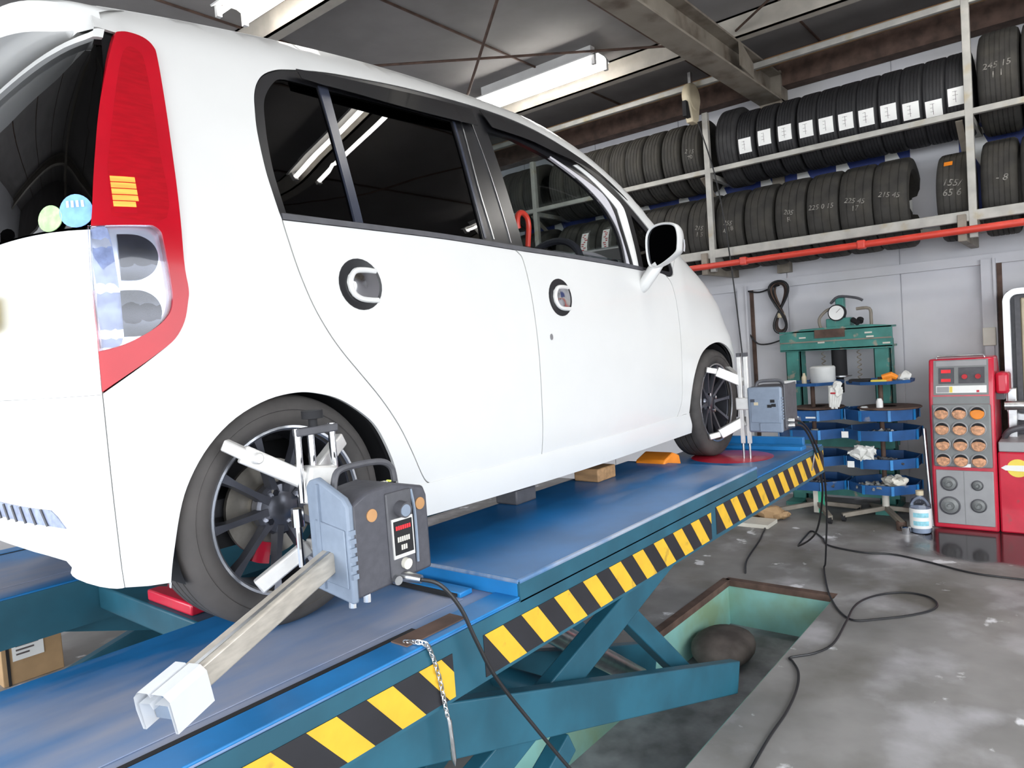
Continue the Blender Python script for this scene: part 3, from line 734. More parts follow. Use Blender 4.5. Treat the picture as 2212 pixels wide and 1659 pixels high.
mo = cr([(-.040,1.045),(-.062,1.078),(-.10,1.090),(-.145,1.087),(-.176,1.072),(-.187,1.035),(-.184,.985),(-.176,.960),(-.140,.935),(-.095,.913),(-.062,.908),(-.044,.925),(-.036,.985)], 4, closed=True)
for sd in (1, -1):
    cy_, cz_ = -.112, 1.0
    vs = []; fs = []; n = len(mo)
    for x, k in ((1.752,.89),(1.745,.915),(1.744,.965),(1.752,1.0),(1.785,.985),(1.815,.90),(1.835,.72),(1.842,.4)):
        vs += [(x+(.02 if k < .87 and x < 1.76 else 0), cy_+(y-cy_)*k, cz_+(z-cz_)*k) for y, z in mo]
    for i in range(7):
        for j in range(n): fs.append((i*n+j, i*n+(j+1) % n, (i+1)*n+(j+1) % n, (i+1)*n+j))
    fs.append(tuple(7*n+j for j in range(n)))
    fl = (lambda V: V) if sd > 0 else (lambda V: [mirror_y(v) for v in V])
    hm = MB().add(fl(vs), fs)
    hm.tube(fl(cr([(1.785,-.075,.935),(1.775,-.055,.905),(1.765,-.028,.868),(1.762,-.004,.840),(1.764,.02,.83)], 4)), [.026]*4+[.028]*4+[.027]*4+[.026]*4+[.024], 12)
    mo_ = obj('door_mirror', hm, 'white', car, smooth=60)
    g = MB().add(fl([(1.757, cy_+(y-cy_)*.905, cz_+(z-cz_)*.905) for y, z in mo]+[(1.760, cy_, cz_)]), [(j, (j+1) % n, n) for j in range(n)])
    obj('mirror_glass', g, 'mirror', mo_)
    obj('turn_signal', MB().add(fl([(x, cy_+(y-cy_)*k-.0, z) for x, k in ((1.79,1.05),(1.815,.98)) for y, z in ((-.182,.965),(-.185,.99),(-.184,1.015))]), [(0,1,4,3),(1,2,5,4)]), 'silver', mo_)

# things seen through the front door window
hook = MB().tube(cr(hk, 4), .012, 10)
tag(obj('steering_lock_hook', hook, 'redpipe'), 'red hooked steel bar standing inside the car behind the front window', 'tool')

# ---------------------------------------------------------------- room
fl = MB()
px0, px1, py0, py1 = -1.5, 2.93, -.40, .20
x0, x1, y0, y1 = -16, WX, -16, 5.2
for a in ((x0,px0,y0,y1),(px1,x1,y0,y1),(px0,px1,y0,py0),(px0,px1,py1,y1)):
    fl.box(a[0], a[1], a[2], a[3], FLOOR-.02, FLOOR)
struct('floor', fl, M['concrete'], smooth=0)
pw = MB().box(px1-.012, px1+.02, py0, py1, FLOOR-.26, FLOOR-.012).box(px0-.02, px0+.012, py0, py1, FLOOR-.26, FLOOR-.012)
pw.box(px0, px1, py1-.012, py1+.02, FLOOR-.26, FLOOR-.012).box(px0, px1, py0-.02, py0+.012, FLOOR-.26, FLOOR-.012)
struct('wall_pit', pw, M['pit'], smooth=0)
struct('floor_pit', MB().box(px0, px1, py0, py1, FLOOR-.30, FLOOR-.26), M['pit_floor'], smooth=0)
k = MB()
for a, b in (((px0,py1),(px1,py1)), ((px1,py1),(px1,py0))):
    k.bar((a[0],a[1],FLOOR-.016), (b[0],b[1],FLOOR-.016), .045 if a[1] != b[1] or a[1] > 0 else .008, .035)
struct('trim_pit', k, M['rust'], smooth=0)
wl = struct('wall_back', MB().box(WX, WX+.1, -4.3, 5.2, FLOOR, CEIL), M['wall'], smooth=0)
# wall sheets with recessed joints
for i, (a, b) in enumerate(((-4.2,-3.30),(-3.30,-2.10),(-2.10,-1.20),(-1.20,-.355),(-.355,.50),(.50,1.40),(1.40,2.30),(2.30,3.20),(3.20,4.10),(4.10,5.0))):
    obj('wall_sheet', MB().box(WX-.012, WX+.001, a+.004, b-.004, FLOOR, 1.02), 'wall', wl, smooth=0)
    obj('wall_sheet', MB().box(WX-.012, WX+.001, a+.004, b-.004, 1.03, CEIL-.25), 'wall', wl, smooth=0)
struct('trim_1', MB().box(WX-.05, WX-.012, -4.2, 5.0, .985, 1.055), M['wall'], smooth=0)
struct('wall_left', MB().box(OX, WX, 5.0, 5.1, FLOOR, CEIL), M['wall'], smooth=0)
struct('wall_right', MB().box(3.0, WX, OY-.1, OY, FLOOR, CEIL), M['wall'], smooth=0)
struct('trim_2', MB().box(OX-.1, OX, OY, 5.1, 2.25, CEIL+.05).box(OX, 3.0, OY-.1, OY, 2.25, CEIL+.05), M['ceil'], smooth=0)
struct('ceiling', MB().box(OX-.1, WX+.1, OY-.1, 5.1, CEIL, CEIL+.05), M['ceil'], smooth=0)
# purlins under the roof sheets, running across the car
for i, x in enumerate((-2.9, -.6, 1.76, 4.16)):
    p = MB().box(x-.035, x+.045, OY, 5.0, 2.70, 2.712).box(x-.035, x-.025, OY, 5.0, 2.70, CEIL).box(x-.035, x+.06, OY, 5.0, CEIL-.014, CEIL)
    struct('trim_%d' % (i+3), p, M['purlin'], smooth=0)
struct('trim_7', MB().box(4.70, 4.76, OY, 5.0, 2.66, 2.71), M['wood'], smooth=0)
struct('trim_8', MB().box(WX-.16, WX-.02, OY, 5.0, 2.60, 2.86), M['rust'], smooth=0)
# rafter : I beam along the bay with its gusset and end plate
rf = MB()
for y in (.50, -3.6):
    rf.box(-3.5, 5.14, y-.09, y+.09, 2.48, 2.495).box(-3.5, 5.14, y-.09, y+.09, 2.685, 2.70).box(-3.5, 5.14, y-.006, y+.006, 2.49, 2.69)
    rf.box(5.06, 5.22, y-.09, y+.09, 2.30, 2.72)
    rf.prism([(4.16,2.70),(4.16,2.52),(4.42,2.49),(4.42,2.60)], y-.10, y-.092, 'y')
struct('trim_9', rf, M['beam'], smooth=0)
cb = MB()
for a, b, r in (((2.1,.78),(4.05,3.05),.011), ((1.95,3.25),(4.1,.68),.009), ((-.5,3.2),(1.65,1.3),.008), ((1.84,.4),(4.1,-2.2),.008), ((1.84,-2.2),(4.1,.40),.008)):
    cb.tube([(a[0],a[1],2.74), (b[0],b[1],2.74)], r, 6)
struct('trim_10', cb, M['rust'])
cs = MB()
for y in (1.0, 1.9, 2.8, 3.7, .1, -.8, -1.7, -2.6): cs.box(OX, WX, y-.006, y+.006, CEIL-.012, CEIL+.001)
struct('trim_11', cs, M['rust'], smooth=0)
# wall posts
for nm, y in (('trim_12', -.915), ('trim_13', .878)):
    struct(nm, MB().box(WX-.075, WX, y-.036, y+.036, FLOOR, 1.02).box(WX-.09, WX, y-.052, y-.036, FLOOR, 1.02), M['wall'], smooth=0)
    struct('trim_16' if y < 0 else 'trim_17', MB().box(WX-.02, WX-.012, y-.085, y-.053, FLOOR, 1.02), M['rust'], smooth=0)
for y in (.50, -3.6):
    struct('trim_14' if y > 0 else 'trim_15', MB().box(WX-.10, WX, y-.05, y+.05, 1.1, 2.6), M['beam'], smooth=0)
# silver-framed rounded opening at the far right
arc = [(-1.01-.0,-.02)]
fo = []
for cy_, cz_, a0 in ((-1.105,.70,90),(-1.105,.30,180)):
    for i in range(9):
        t = math.radians(a0+90*i/8); fo.append((cy_-.085*math.cos(t)*-1*-1, cz_+.085*math.sin(t)))
outl = [(-1.105+.085*math.cos(math.radians(a)), .70+.085*math.sin(math.radians(a))) for a in range(90, -1, -11)] + [(-1.105+.085*math.cos(math.radians(a)), -.02+.085*math.sin(math.radians(a))) for a in range(0, -91, -11)]
outl += [(-1.60,-.105)] + [(-1.60,.785)]
inn = [(-1.105+.045*math.cos(math.radians(a)), .70+.045*math.sin(math.radians(a))) for a in range(90, -1, -11)] + [(-1.105+.045*math.cos(math.radians(a)), -.02+.045*math.sin(math.radians(a))) for a in range(0, -91, -11)]
inn += [(-1.56,-.065)] + [(-1.56,.745)]
n = len(outl); mb = MB()
vs = []
for x in (4.90, 4.97): vs += [(x, a, b) for a, b in outl] + [(x, a, b) for a, b in inn]
fs = []
for i in range(n):
    j = (i+1) % n
    fs += [(i, j, n+j, n+i), (2*n+i, 3*n+i, 3*n+j, 2*n+j), (i, 2*n+i, 2*n+j, j), (n+i, n+j, 3*n+j, 3*n+i)]
sf = thing('tyre_cabinet', (4.93, -1.33, FLOOR), 'tall cabinet with silver rounded front frame at the right edge', 'cabinet')
obj('front_frame', MB().add(vs, fs), 'silver', sf)
obj('shell', MB().box(4.97, 5.2, -1.60, -1.03, FLOOR, .78), 'darkgrey', sf, bevel=.03)
obj('inner_panel', MB().box(4.955, 4.975, -1.55, -1.115, -.05, .72), 'cream', sf, bevel=.01)
obj('door_stile', MB().box(4.935, 4.975, -1.115, -1.085, -.05, .72), 'darkgrey', sf)
# switch box on the wall post
sb = thing('switch_box', (5.15, -.915, .42), 'small cream switch box fixed to the right wall post', 'switch')
obj('box_body', MB().box(5.135, 5.176, -.958, -.878, .40, .53), 'offwhite', sb, bevel=.006)
obj('conduit', MB().box(5.15, 5.176, -.945, -.890, .15, .40), 'wall', sb)

# ---------------------------------------------------------------- ceiling lamps
def lamp_fix(x, y, z, label):
    t = thing('fluorescent_lamp', (x, y, z), label, 'lamp', 'twin tube ceiling lamps')
    b = MB().prism([(x-.125,z+.050),(x-.05,z+.085),(x+.05,z+.085),(x+.125,z+.050),(x+.12,z+.042),(x+.045,z+.075),(x-.045,z+.075),(x-.12,z+.042)], y-.62, y+.62, 'y')
    b.box(x-.03, x+.03, y-.55, y+.55, z+.085, CEIL)
    obj('reflector', b, 'lampwhite', t, smooth=0)
    for sx in (-.085, .085):
        obj('tube', MB().cyl((x+sx, y-.59, z+.012), (x+sx, y+.59, z+.012), .016, 12), 'tube', t)
        for e in (-1, 1): obj('socket', MB().box(x+sx-.014, x+sx+.014, y+e*.605-.015, y+e*.605+.015, z-.014, z+.065), 'lampwhite', t)
    return t
lamp_fix(3.78, 1.93, 2.70, 'twin tube ceiling lamp above the windscreen, beside the steel rafter')
lamp_fix(1.45, 1.84, 2.70, 'twin tube ceiling lamp above the rear roof of the white car')
lamp_fix(3.78, -1.55, 2.70, 'twin tube ceiling lamp over the right bay near the tyre rack')
lamp_fix(1.75, -1.0, 2.70, 'twin tube ceiling lamp over the right side of the car')

# ---------------------------------------------------------------- tyre rack
rk = thing('tyre_rack', (4.9, .3, 1.1), 'galvanised two-tier wall rack holding rows of tyres', 'rack')
XF, XB = 4.605, 5.12
for z, nm, r in ((1.272, 'lower_rail', .034), (1.935, 'upper_rail', .020), (2.64, 'top_rail', .022)):
    obj(nm, MB().box(XF-.02, XF+.018, -4.0, 3.9, z-r, z+r), 'rack', rk, bevel=.004)
    if z < 2.5: obj(nm, MB().box(XB-.02, XB+.018, -4.0, 3.9, z-r-.02, z+r-.02), 'rack', rk)
for y in (-.905, .872, 2.62, -2.65):
    obj('post', MB().box(XF-.021, XF+.021, y-.023, y+.023, 1.13, 2.66 if y < .8 else 2.40), 'rack', rk, bevel=.003)
    for z in (1.23, 1.90):
        obj('cross_arm', MB().box(XF, WX-.02, y-.02, y+.02, z-.02, z+.02), 'rack', rk)
    obj('timber_block', MB().box(XF-.05, WX-.02, y+.035, y+.085, 1.11, 1.285), 'beam', rk, bevel=.004)
    obj('brace', MB().bar((XF+.02, y+.06, 1.90), (WX-.03, y+.06, 1.55), .04, .01), 'beam', rk)
pp = thing('red_pipe', (4.54, .3, 1.15), 'long red pipe running below the tyre rack on the back wall', 'pipe')
obj('pipe_run', MB().cyl((4.54, 3.9, 1.166), (4.54, -4.0, 1.186), .024, 16), 'redpipe', pp)
for y in (.60, -.245, 1.45, -1.9):
    obj('pipe_clamp', MB().box(4.51, 4.575, y-.028, y+.028, 1.146, 1.208), 'redpipe', pp, bevel=.01)
# blue signboard leaning behind the tyres
sg = thing('signboard', (5.18, .2, 1.3), 'blue signboard with white shapes half hidden behind the tyres', 'sign')
obj('board', MB().box(5.165, 5.19, -2.2, 3.2, 1.32, 1.98), 'sign_blue', sg)
for a in (-1.75, -1.15, -.60, -.25, .05, .35, .75, 1.1, 1.5, 2.0, 2.5):
    obj('white_shape', MB().prism([(a, 1.36), (a+.10, 1.36), (a+.30, 1.80), (a+.30, 1.94), (a+.24, 1.94)], 5.158, 5.166, 'x'), 'paper', sg)
obj('white_shape', MB().box(5.155, 5.166, -.78, -.47, 1.36, 1.90), 'wall', sg)

def tyre_mesh(name, R, W, m, label, group, rim_r=.63, ncut=4):
    """one tyre, axis along y, standing at the origin of its own base"""
    t = thing(name, (0,0,0), label, 'tyre', group)
    h = W/2; r0 = R*rim_r
    pr = [(r0,-h*.78),(r0+.02,-h*.95),(R*.86,-h*1.0),(R*.95,-h*.93),(R*.992,-h*.78)]
    for i in range(ncut):
        a = -h*.72+h*1.44*(i+.5)/ncut; g = .0025
        pr += [(R, a-g-.001), (R-.004, a-g), (R-.004, a+g), (R, a+g+.001)]
    pr += [(R*.992,h*.78),(R*.95,h*.93),(R*.86,h*1.0),(r0+.02,h*.95),(r0,h*.78),(r0-.006,0)]
    mb = MB().lathe(pr+[pr[0]], (0,0,R), 'y', 56)
    obj('casing', mb, m, t)
    return t, R
def on_tread(R, W, vs2, y0, z0, off=.0015):
    """flat artwork (x to the viewer's right, y up) wrapped on the front of the tread"""
    out = []
    for a, b in vs2:
        th = (b+z0)/R
        out.append((-(R+off)*math.cos(th), y0-a, R+(R+off)*math.sin(th)))
    return out
def sticker(t, R, wd, ht, y0, z0, style):
    n = 6; vs2 = [(-wd/2+wd*i/2, -ht/2+ht*j/n) for j in range(n+1) for i in range(3)]
    fs = [(j*3+i, j*3+i+1, j*3+i+4, j*3+i+3) for j in range(n) for i in range(2)]
    s = obj('paper_label', MB().add(on_tread(R, 0, vs2, y0, z0, .002), fs), 'paper', t)
    mk = MB(); rnd = random.Random(style)
    def bar2(a, b, c, d, mb):
        v = on_tread(R, 0, [(a,b),(c,b),(c,(b+d)/2),(c,d),(a,d),(a,(b+d)/2)], y0, z0, .0030); mb.add(v, [(0,1,2,5),(5,2,3,4)])
    for k in range(3):
        zz = ht*(.34-.25*k)*rnd.uniform(.8,1); bar2(-wd*.22, zz-.001, -wd*.22+wd*(.1+.25*rnd.random()), zz+.001, mk)
    bar2(-wd*.06, -ht*.32, -wd*.035, ht*.32, mk)
    obj('label_print', mk, 'ink', s)
    return s
def chalk(t, R, lines, y0=0, z0=.03, size=.075):
    mb = MB()
    for i, ln in enumerate(lines):
        vs2, fs = text_verts(ln, size)
        t_ = .22*math.sin(len(ln)*2.3+R*90+y0*7+i)
        vs2 = [(a*math.cos(t_)-b*math.sin(t_)+.12*b, a*math.sin(t_)+b*math.cos(t_)) for a, b in vs2]
        mb.add(on_tread(R, 0, vs2, y0, z0-i*size*1.05, .0012), fs)
    return obj('chalk_marking', mb, 'chalk', t, smooth=0)

ORD = ['first', 'second', 'third', 'fourth', 'fifth', 'sixth', 'seventh', 'eighth', 'ninth', 'tenth', 'eleventh', 'twelfth', 'thirteenth', 'fourteenth', 'fifteenth']

def put(src, loc, label, extra=None, skip=('paper_label', 'chalk_marking', 'tall_label')):
    t = dup(src, (0,0,0), label, skip=skip)
    if extra: extra(t)
    t.location = loc
    return t
# upper shelf : eleven narrow tyres with white labels between the posts
Ru, Wu, ZU = .282, .146, 1.845
proto, _ = tyre_mesh('tyre', Ru, Wu, 'tyre_new', '', 'labelled tyres on the upper shelf', .62, 5)
ys = [.580,.426,.272,.118,-.022,-.156,-.290,-.430,-.566,-.700,-.832]
zs = [2.083,2.109,2.106,2.094,2.086,2.081,2.073,2.069,2.045,2.023,2.069]
for i, y in enumerate(ys):
    lb = 'narrow black tyre with square white label, %s of eleven from the left, upper shelf' % ORD[i]
    def ex(t): sticker(t, Ru, .098, .112, 0, zs[i]-(ZU+Ru)-.004, i+3)
    if i == 0:
        last = proto; 
    t = put(proto, (4.632+Ru, y-.004, ZU), lb, ex)
for o in list(proto.children): bpy.data.objects.remove(o)
bpy.data.objects.remove(proto)

Rb, Wb = .315, .178
big, _ = tyre_mesh('tyre', Rb, Wb, 'tyre', 'larger bare black tyre on the upper shelf just right of the middle post', None, .62, 4)
big.location = (4.632+Rb, .735, 1.835)
# upper shelf left of the middle post
Rl = .300
pl, _ = tyre_mesh('tyre', Rl, .165, 'tyre_dusty', '', 'unlabelled tyres on the upper shelf, left part', .62, 4)
yl = [1.036,1.218,1.401,1.573,1.735,1.90,2.066,2.232,2.40,2.72,2.89,3.06]
for i, y in enumerate(yl):
    lb = 'dusty black tyre on the upper shelf, %s to the left of the middle post' % ORD[i]
    t = put(pl, (4.632+Rl, y, 1.838), lb, (lambda q: chalk(q, Rl, ['2 15', '70'], 0, .0, .045)) if i == 0 else None)
for o in list(pl.children): bpy.data.objects.remove(o)
bpy.data.objects.remove(pl)
# upper shelf right of the right post
Rr = .335
pr_, _ = tyre_mesh('tyre', Rr, .225, 'tyre_dusty', '', 'large tyres on the upper shelf right of the post', .62, 6)
for i, y in enumerate((-1.060,-1.295,-1.53,-1.765)):
    lb = ['large dusty tyre with chalk digits, upper shelf just right of the right post', 'large dusty tyre at the right picture edge, upper shelf', 'large dusty tyre beyond the right picture edge, upper shelf', 'large dusty tyre furthest right on the upper shelf'][i]
    put(pr_, (4.632+Rr, y, 1.832), lb, (lambda q: chalk(q, Rr, ['245 15', '1 1'], 0, .035, .055)) if i == 0 else None)
for o in list(pr_.children): bpy.data.objects.remove(o)
bpy.data.objects.remove(pr_)
# lower shelf : wide tyres
Rw = .322
pw_, _ = tyre_mesh('tyre', Rw, .228, 'tyre_dusty', '', 'wide tyres on the lower shelf', .66, 3)
yb = [-.415,-.192,.037,.271,.510,.748,.992,1.216,1.44,1.668,1.895,2.122,2.35,2.72,2.95]
marks = [['215 45'], ['225 45', '17'], ['225 0 15'], ['205', 'R'], None, ['255', '4 18'], ['215', '1 5'], None]
where = ['rightmost of the row beside the gap, chalk marking', 'second from the gap, chalk marking in two lines', 'third from the gap, chalk marking in one line', 'fourth from the gap, yellowish chalk marking', 'fifth from the gap, no marking', 'just right of the middle post, chalk digits', 'just left of the middle post, chalk digits', 'left of the door mirror, no marking']
for i, y in enumerate(yb):
    lb = ('wide worn tyre, lower shelf, ' + where[i]) if i < 8 else ('wide worn tyre with tall red and white label, lower shelf, %s left of the gap' if i in (10, 11) else 'wide worn tyre without label, lower shelf, %s left of the gap') % ORD[i]
    def ex(q):
        if i < 8 and marks[i]: chalk(q, Rw, marks[i], 0, .03, .050)
        if i in (10, 11):
            n = 8; v2 = [(-.035+.07*a, -.12+.24*j/n) for j in range(n+1) for a in (0, 1)]
            fs = [(2*j, 2*j+1, 2*j+3, 2*j+2) for j in range(n)]
            s_ = obj('tall_label', MB().add(on_tread(Rw, 0, v2, 0, .06, .002), fs), 'paper', q)
            mk = MB(); rn = random.Random(i)
            for j in range(12):
                a = -.03+.035*rn.random(); c = a+.02+.012*rn.random(); b = -.105+.018*j; v = on_tread(Rw, 0, [(a,b),(c,b),(c,b+.010),(a,b+.010)], 0, .06, .003)
                mk.add(v, [(0,1,2,3)])
            obj('label_print', mk, 'redink', s_)
    put(pw_, (4.632+Rw, y, 1.152), lb, ex)
for o in list(pw_.children): bpy.data.objects.remove(o)
bpy.data.objects.remove(pw_)
Rq = .300
pq, _ = tyre_mesh('tyre', Rq, .195, 'tyre_dusty', 'worn tyre with chalk digits and orange tag, lower shelf left of right post', None, .64, 4)
chalk(pq, Rq, ['155/', '65 6'], 0, .06, .062)
obj('orange_tag', MB().add(on_tread(Rq, 0, [(-.05,-.02),(.0,-.02),(.0,.02),(-.05,.02)], 0, .22, .002), [(0,1,2,3)]), 'orange', pq)
pq.location = (4.632+Rq, -.790, 1.152)
ps, _ = tyre_mesh('tyre', .318, .20, 'tyre_dusty', 'worn tyre with a short chalk mark, lower shelf right of the right post', None, .64, 5)
chalk(ps, .318, ['- 8'], -.02, .02, .06); ps.location = (4.632+.318, -1.045, 1.152)
p2 = dup(ps, (4.632+.318, -1.258, 1.152), 'worn tyre at the right picture edge, lower shelf', skip=('chalk_marking',))

# cable reels and cables overhead
def reel(x, y, z, label, s=1.):
    t = thing('cord_reel', (x, y, z), label, 'reel')
    b = MB().lathe([(0,-.035),(.10*s,-.035),(.115*s,-.02),(.115*s,.02),(.10*s,.035),(0,.035)], (x, y, z), 'y', 28)
    b.prism([(x-.115*s,z),(x+.115*s,z),(x+.05*s,z-.20*s),(x-.05*s,z-.20*s)], y-.030, y+.030, 'y')
    obj('reel_body', b, 'cream', t, bevel=.008)
    obj('slot', MB().box(x-.14*s, x-.02*s, y-.016, y+.016, z-.17*s, z-.05*s), 'matte', t)
    obj('hanger', MB().box(x-.018, x+.018, y-.012, y+.012, z+.09*s, z+.20*s), 'steel', t)
    return t
reel(4.52, .945, 2.52, 'cream cord reel hanging at the top of the middle rack post')
obj_r = reel(3.02, 2.17, 2.42, 'cream cord reel hanging from the ceiling behind the car roof', .8)
wire = MB().tube(cr([(4.52,.90,2.32),(4.55,.80,1.9),(4.55,.74,1.5),(4.545,.70,1.1),(4.56,.67,.6),(4.6,.66,.1)], 5), .006, 6)
tag(obj('reel_cord', wire, 'cable'), 'thin dark cord hanging down from the cream reel by the middle post', 'cord')
def coil(pts, r): return MB().tube(cr(pts, 6), r, 7)
cl = thing('coiled_hose', (5.19, .55, .62), 'twisted black hose coil hanging on the wall beside the green press', 'hose')
for j in range(4):
    o_ = .012*j; P = []
    for i in range(41):
        t_ = 2*PI*i/40; P.append((5.19-.012*j+.015*math.sin(3*t_), .550+(.042+.008*j)*math.sin(2*t_)*(1.0+.2*math.cos(t_))+.004*j*math.sin(t_), .815+(.20+o_*.5)*math.cos(t_)))
    obj('hose_loop', MB().tube(P, .011, 7), 'cable' if j % 2 else 'rust', cl)
obj('tie', MB().lathe([(.03,-.02),(.035,0),(.03,.02)], (5.18, .548, .745), 'z', 14), 'cream', cl)
tag(obj('wall_cord', MB().tube(cr([(5.2,.83,.98),(5.19,.72,.96),(5.19,.60,.99),(5.19,.55,1.0)], 5), .007, 6), 'cable'), 'dark cord strung along the wall to the hanging coil', 'cord')
tag(obj('wall_cord', MB().tube(cr([(5.2,.83,.60),(5.18,.76,.52),(5.17,.66,.51),(5.10,.52,.54)], 5), .007, 6), 'cable'), 'drooping black cord from wall post to green press', 'cord')

# ---------------------------------------------------------------- lift
def decks(y0, y1, label, near):
    """one runway of the scissor lift: y0 is the outer edge"""
    lo, hi = min(y0, y1), max(y0, y1)
    t = thing('lift_runway', (1.2, (lo+hi)/2, FLOOR), label, 'lift')
    sgn = 1 if y1 > y0 else -1
    XA, XB = -1.75, 2.95
    obj('rear_deck', MB().box(XA, .38, lo, hi, -.012, .0), 'blue_worn', t, bevel=.003)
    obj('front_deck', MB().box(1.98, XB, lo, hi, -.012, .0), 'blue', t, bevel=.003)
    # raised middle section with its bright end face
    rd = MB().prism([(.375,.034),(.372,.046),(1.985,.046),(1.99,.034)], lo-.003, hi+.003, 'y')
    obj('raised_deck', rd, 'blue', t, bevel=.004)
    obj('deck_edge', MB().tube([(.374, y0, .041), (1.987, y0, .041)], .0065, 8), 'edge_dust_glint', t)  # added bead carrying the painted highlight and dust of the edge
    obj('deck_edge', MB().tube([(.372, lo, .041), (.372, hi, .041)], .0055, 8), 'edge_dust_glint', t)
    obj('end_face', MB().box(.368, .376, lo+.003, hi-.003, .001, .042), 'blue2', t)
    obj('end_face', MB().box(1.985, 1.993, lo+.003, hi-.003, .001, .042), 'blue2', t)
    # side skirts and the folded lip along the rear deck
    for y in (lo, hi):
        obj('side_plate', MB().box(XA, XB, y-.004, y+.004, -.148, -.006).box(.372, 1.988, y-.004, y+.004, -.010, .040), 'teal', t)
    obj('deck_lip', MB().box(XA, .372, y0-.003, y0+sgn*.075, -.001, .005), 'blue2', t, bevel=.002)
    obj('lip_groove', MB().box(XA, .10, y0+sgn*.078, y0+sgn*.092, .0, .0035), 'matte', t)
    obj('end_plate', MB().box(XB-.006, XB, lo, hi, -.148, -.004), 'teal', t)
    # sliding plate under the rear wheel with its end pocket
    sp = MB().box(-1.70, .30, lo+.12, hi-.08, .0, .0025)
    obj('slip_plate', sp, 'blue_worn', t, bevel=.002)
    obj('slide_stop', MB().box(.300, .345, y0+sgn*.13, y0+sgn*.42, .0, .014), 'blue2', t, bevel=.003)
    obj('slide_slot', MB().box(.285, .302, y0+sgn*.14, y0+sgn*.40, .004, .0115), 'matte', t)
    obj('pocket', MB().box(.02, .20, y0+sgn*.02, y0+sgn*.07, .001, .008), 'rust', t)
    # turn plate under the front wheel
    tp = MB().lathe([(0,.002),(.19,.002),(.20,.0)], (2.47, y0+sgn*.30, 0), 'z', 36)
    obj('turn_plate', tp, 'machred', t)
    obj('wheel_stop', MB().box(2.80, 2.83, lo+.05, hi-.03, .0, .055), 'blue2', t, bevel=.004)
    obj('cross_bar', MB().box(2.70, 2.78, lo+.03, hi-.12, .0, .02), 'blue2', t, bevel=.003)
    # hazard tape : two lengths with a gap between them
    ty = y0-sgn*.0048
    if near:
        for a, b, z0_, z1_, st in ((-1.6, .125, -.139, -.043, .118), (.228, 1.50, -.1385, -.040, 0), (1.545, 2.94, -.133, -.030, .014)):
            tb = obj('hazard_tape', MB().box(a, b, ty-.0008, ty+.0008, z0_, z1_), 'tape_black', t)
            x = a + st*.2 if a < 0 else a+.004
            x = a - .02 if a < 0 else x
            pitch, wd, sl = .137, .066, .082
            while x < b-.01:
                P = [(x, z1_), (min(x+wd, b), z1_), (min(x+wd+sl, b), z0_), (x+sl, z0_)]
                if x+sl < b: 
                    if x+wd > b or x+wd+sl > b:
                        P = [(x, z1_), (min(x+wd, b), z1_), (b, z1_-(z1_-z0_)*min(1, max(0, (b-x-wd)/sl))), (b, z0_), (x+sl, z0_)]
                    obj('yellow_stripe', MB().prism(P, ty-.0016, ty-.0008, 'y'), 'tape_yellow', tb, smooth=0)
                elif x < b-.02:
                    P = [(x, z1_), (min(x+wd, b), z1_), (b, z1_-(z1_-z0_)*.35), (b, z1_-(z1_-z0_)*min(1, (b-x)/sl))]
                    obj('yellow_stripe', MB().prism(P, ty-.0016, ty-.0008, 'y'), 'tape_yellow', tb, smooth=0)
                x += pitch
    # scissor arms, axle, ram
    for k, yy in enumerate((y0+sgn*.045, y1-sgn*.20)):
        obj('scissor_arm', MB().bar((-.30, yy, -.085), (1.74, yy, -.768), .045, .125, (0,0,1)), 'teal', t, bevel=.004)
        obj('scissor_arm', MB().bar((1.62, yy+sgn*.06, -.085), (-.85, yy+sgn*.06, -.77), .045, .10, (0,0,1)), 'teal', t, bevel=.004)
        obj('link_arm', MB().bar((1.02, yy+sgn*.10, -.24), (1.52, yy+sgn*.10, -.70), .05, .07, (0,0,1)), 'teal', t, bevel=.004)
        obj('lower_arm', MB().bar((.62, yy+sgn*.03, -.50), (-.10, yy+sgn*.03, -.86), .05, .07, (0,0,1)), 'teal', t, bevel=.004)
    obj('cross_tube', MB().cyl((.70, lo+.05, -.42), (.70, hi-.05, -.42), .035, 14), 'teal', t)
    obj('hydraulic_ram', MB().cyl((1.45, (lo+hi)/2, -.72), (.85, (lo+hi)/2, -.30), .04, 14).cyl((.85, (lo+hi)/2, -.30), (.55, (lo+hi)/2, -.13), .022, 12), 'steel', t)
    pass
    return t
decks(-.361, .25, 'near blue lift runway with yellow and black hazard stripes under the right wheels', True)
decks(1.70, .985, 'far blue lift runway without stripes under the left wheels', False)
jb = thing('jacking_beam', (0., .62, -.11), 'teal jacking beam with a red pad bridging the two lift runways', 'beam')
obj('crosshead', MB().box(-.09, .12, .256, .978, -.11, -.035), 'teal', jb, bevel=.006)
obj('red_pad', MB().box(-.075, .09, .40, .66, -.035, -.002), 'machred', jb, bevel=.006)
# oily lumps in the pit
tag(obj('motor_cover', MB().add(*blob(2.42, .02, FLOOR-.17, .19, .15, .075, .8, 12)), 'pit_lump'), 'dark rounded cover lying in the green floor pit', 'cover')

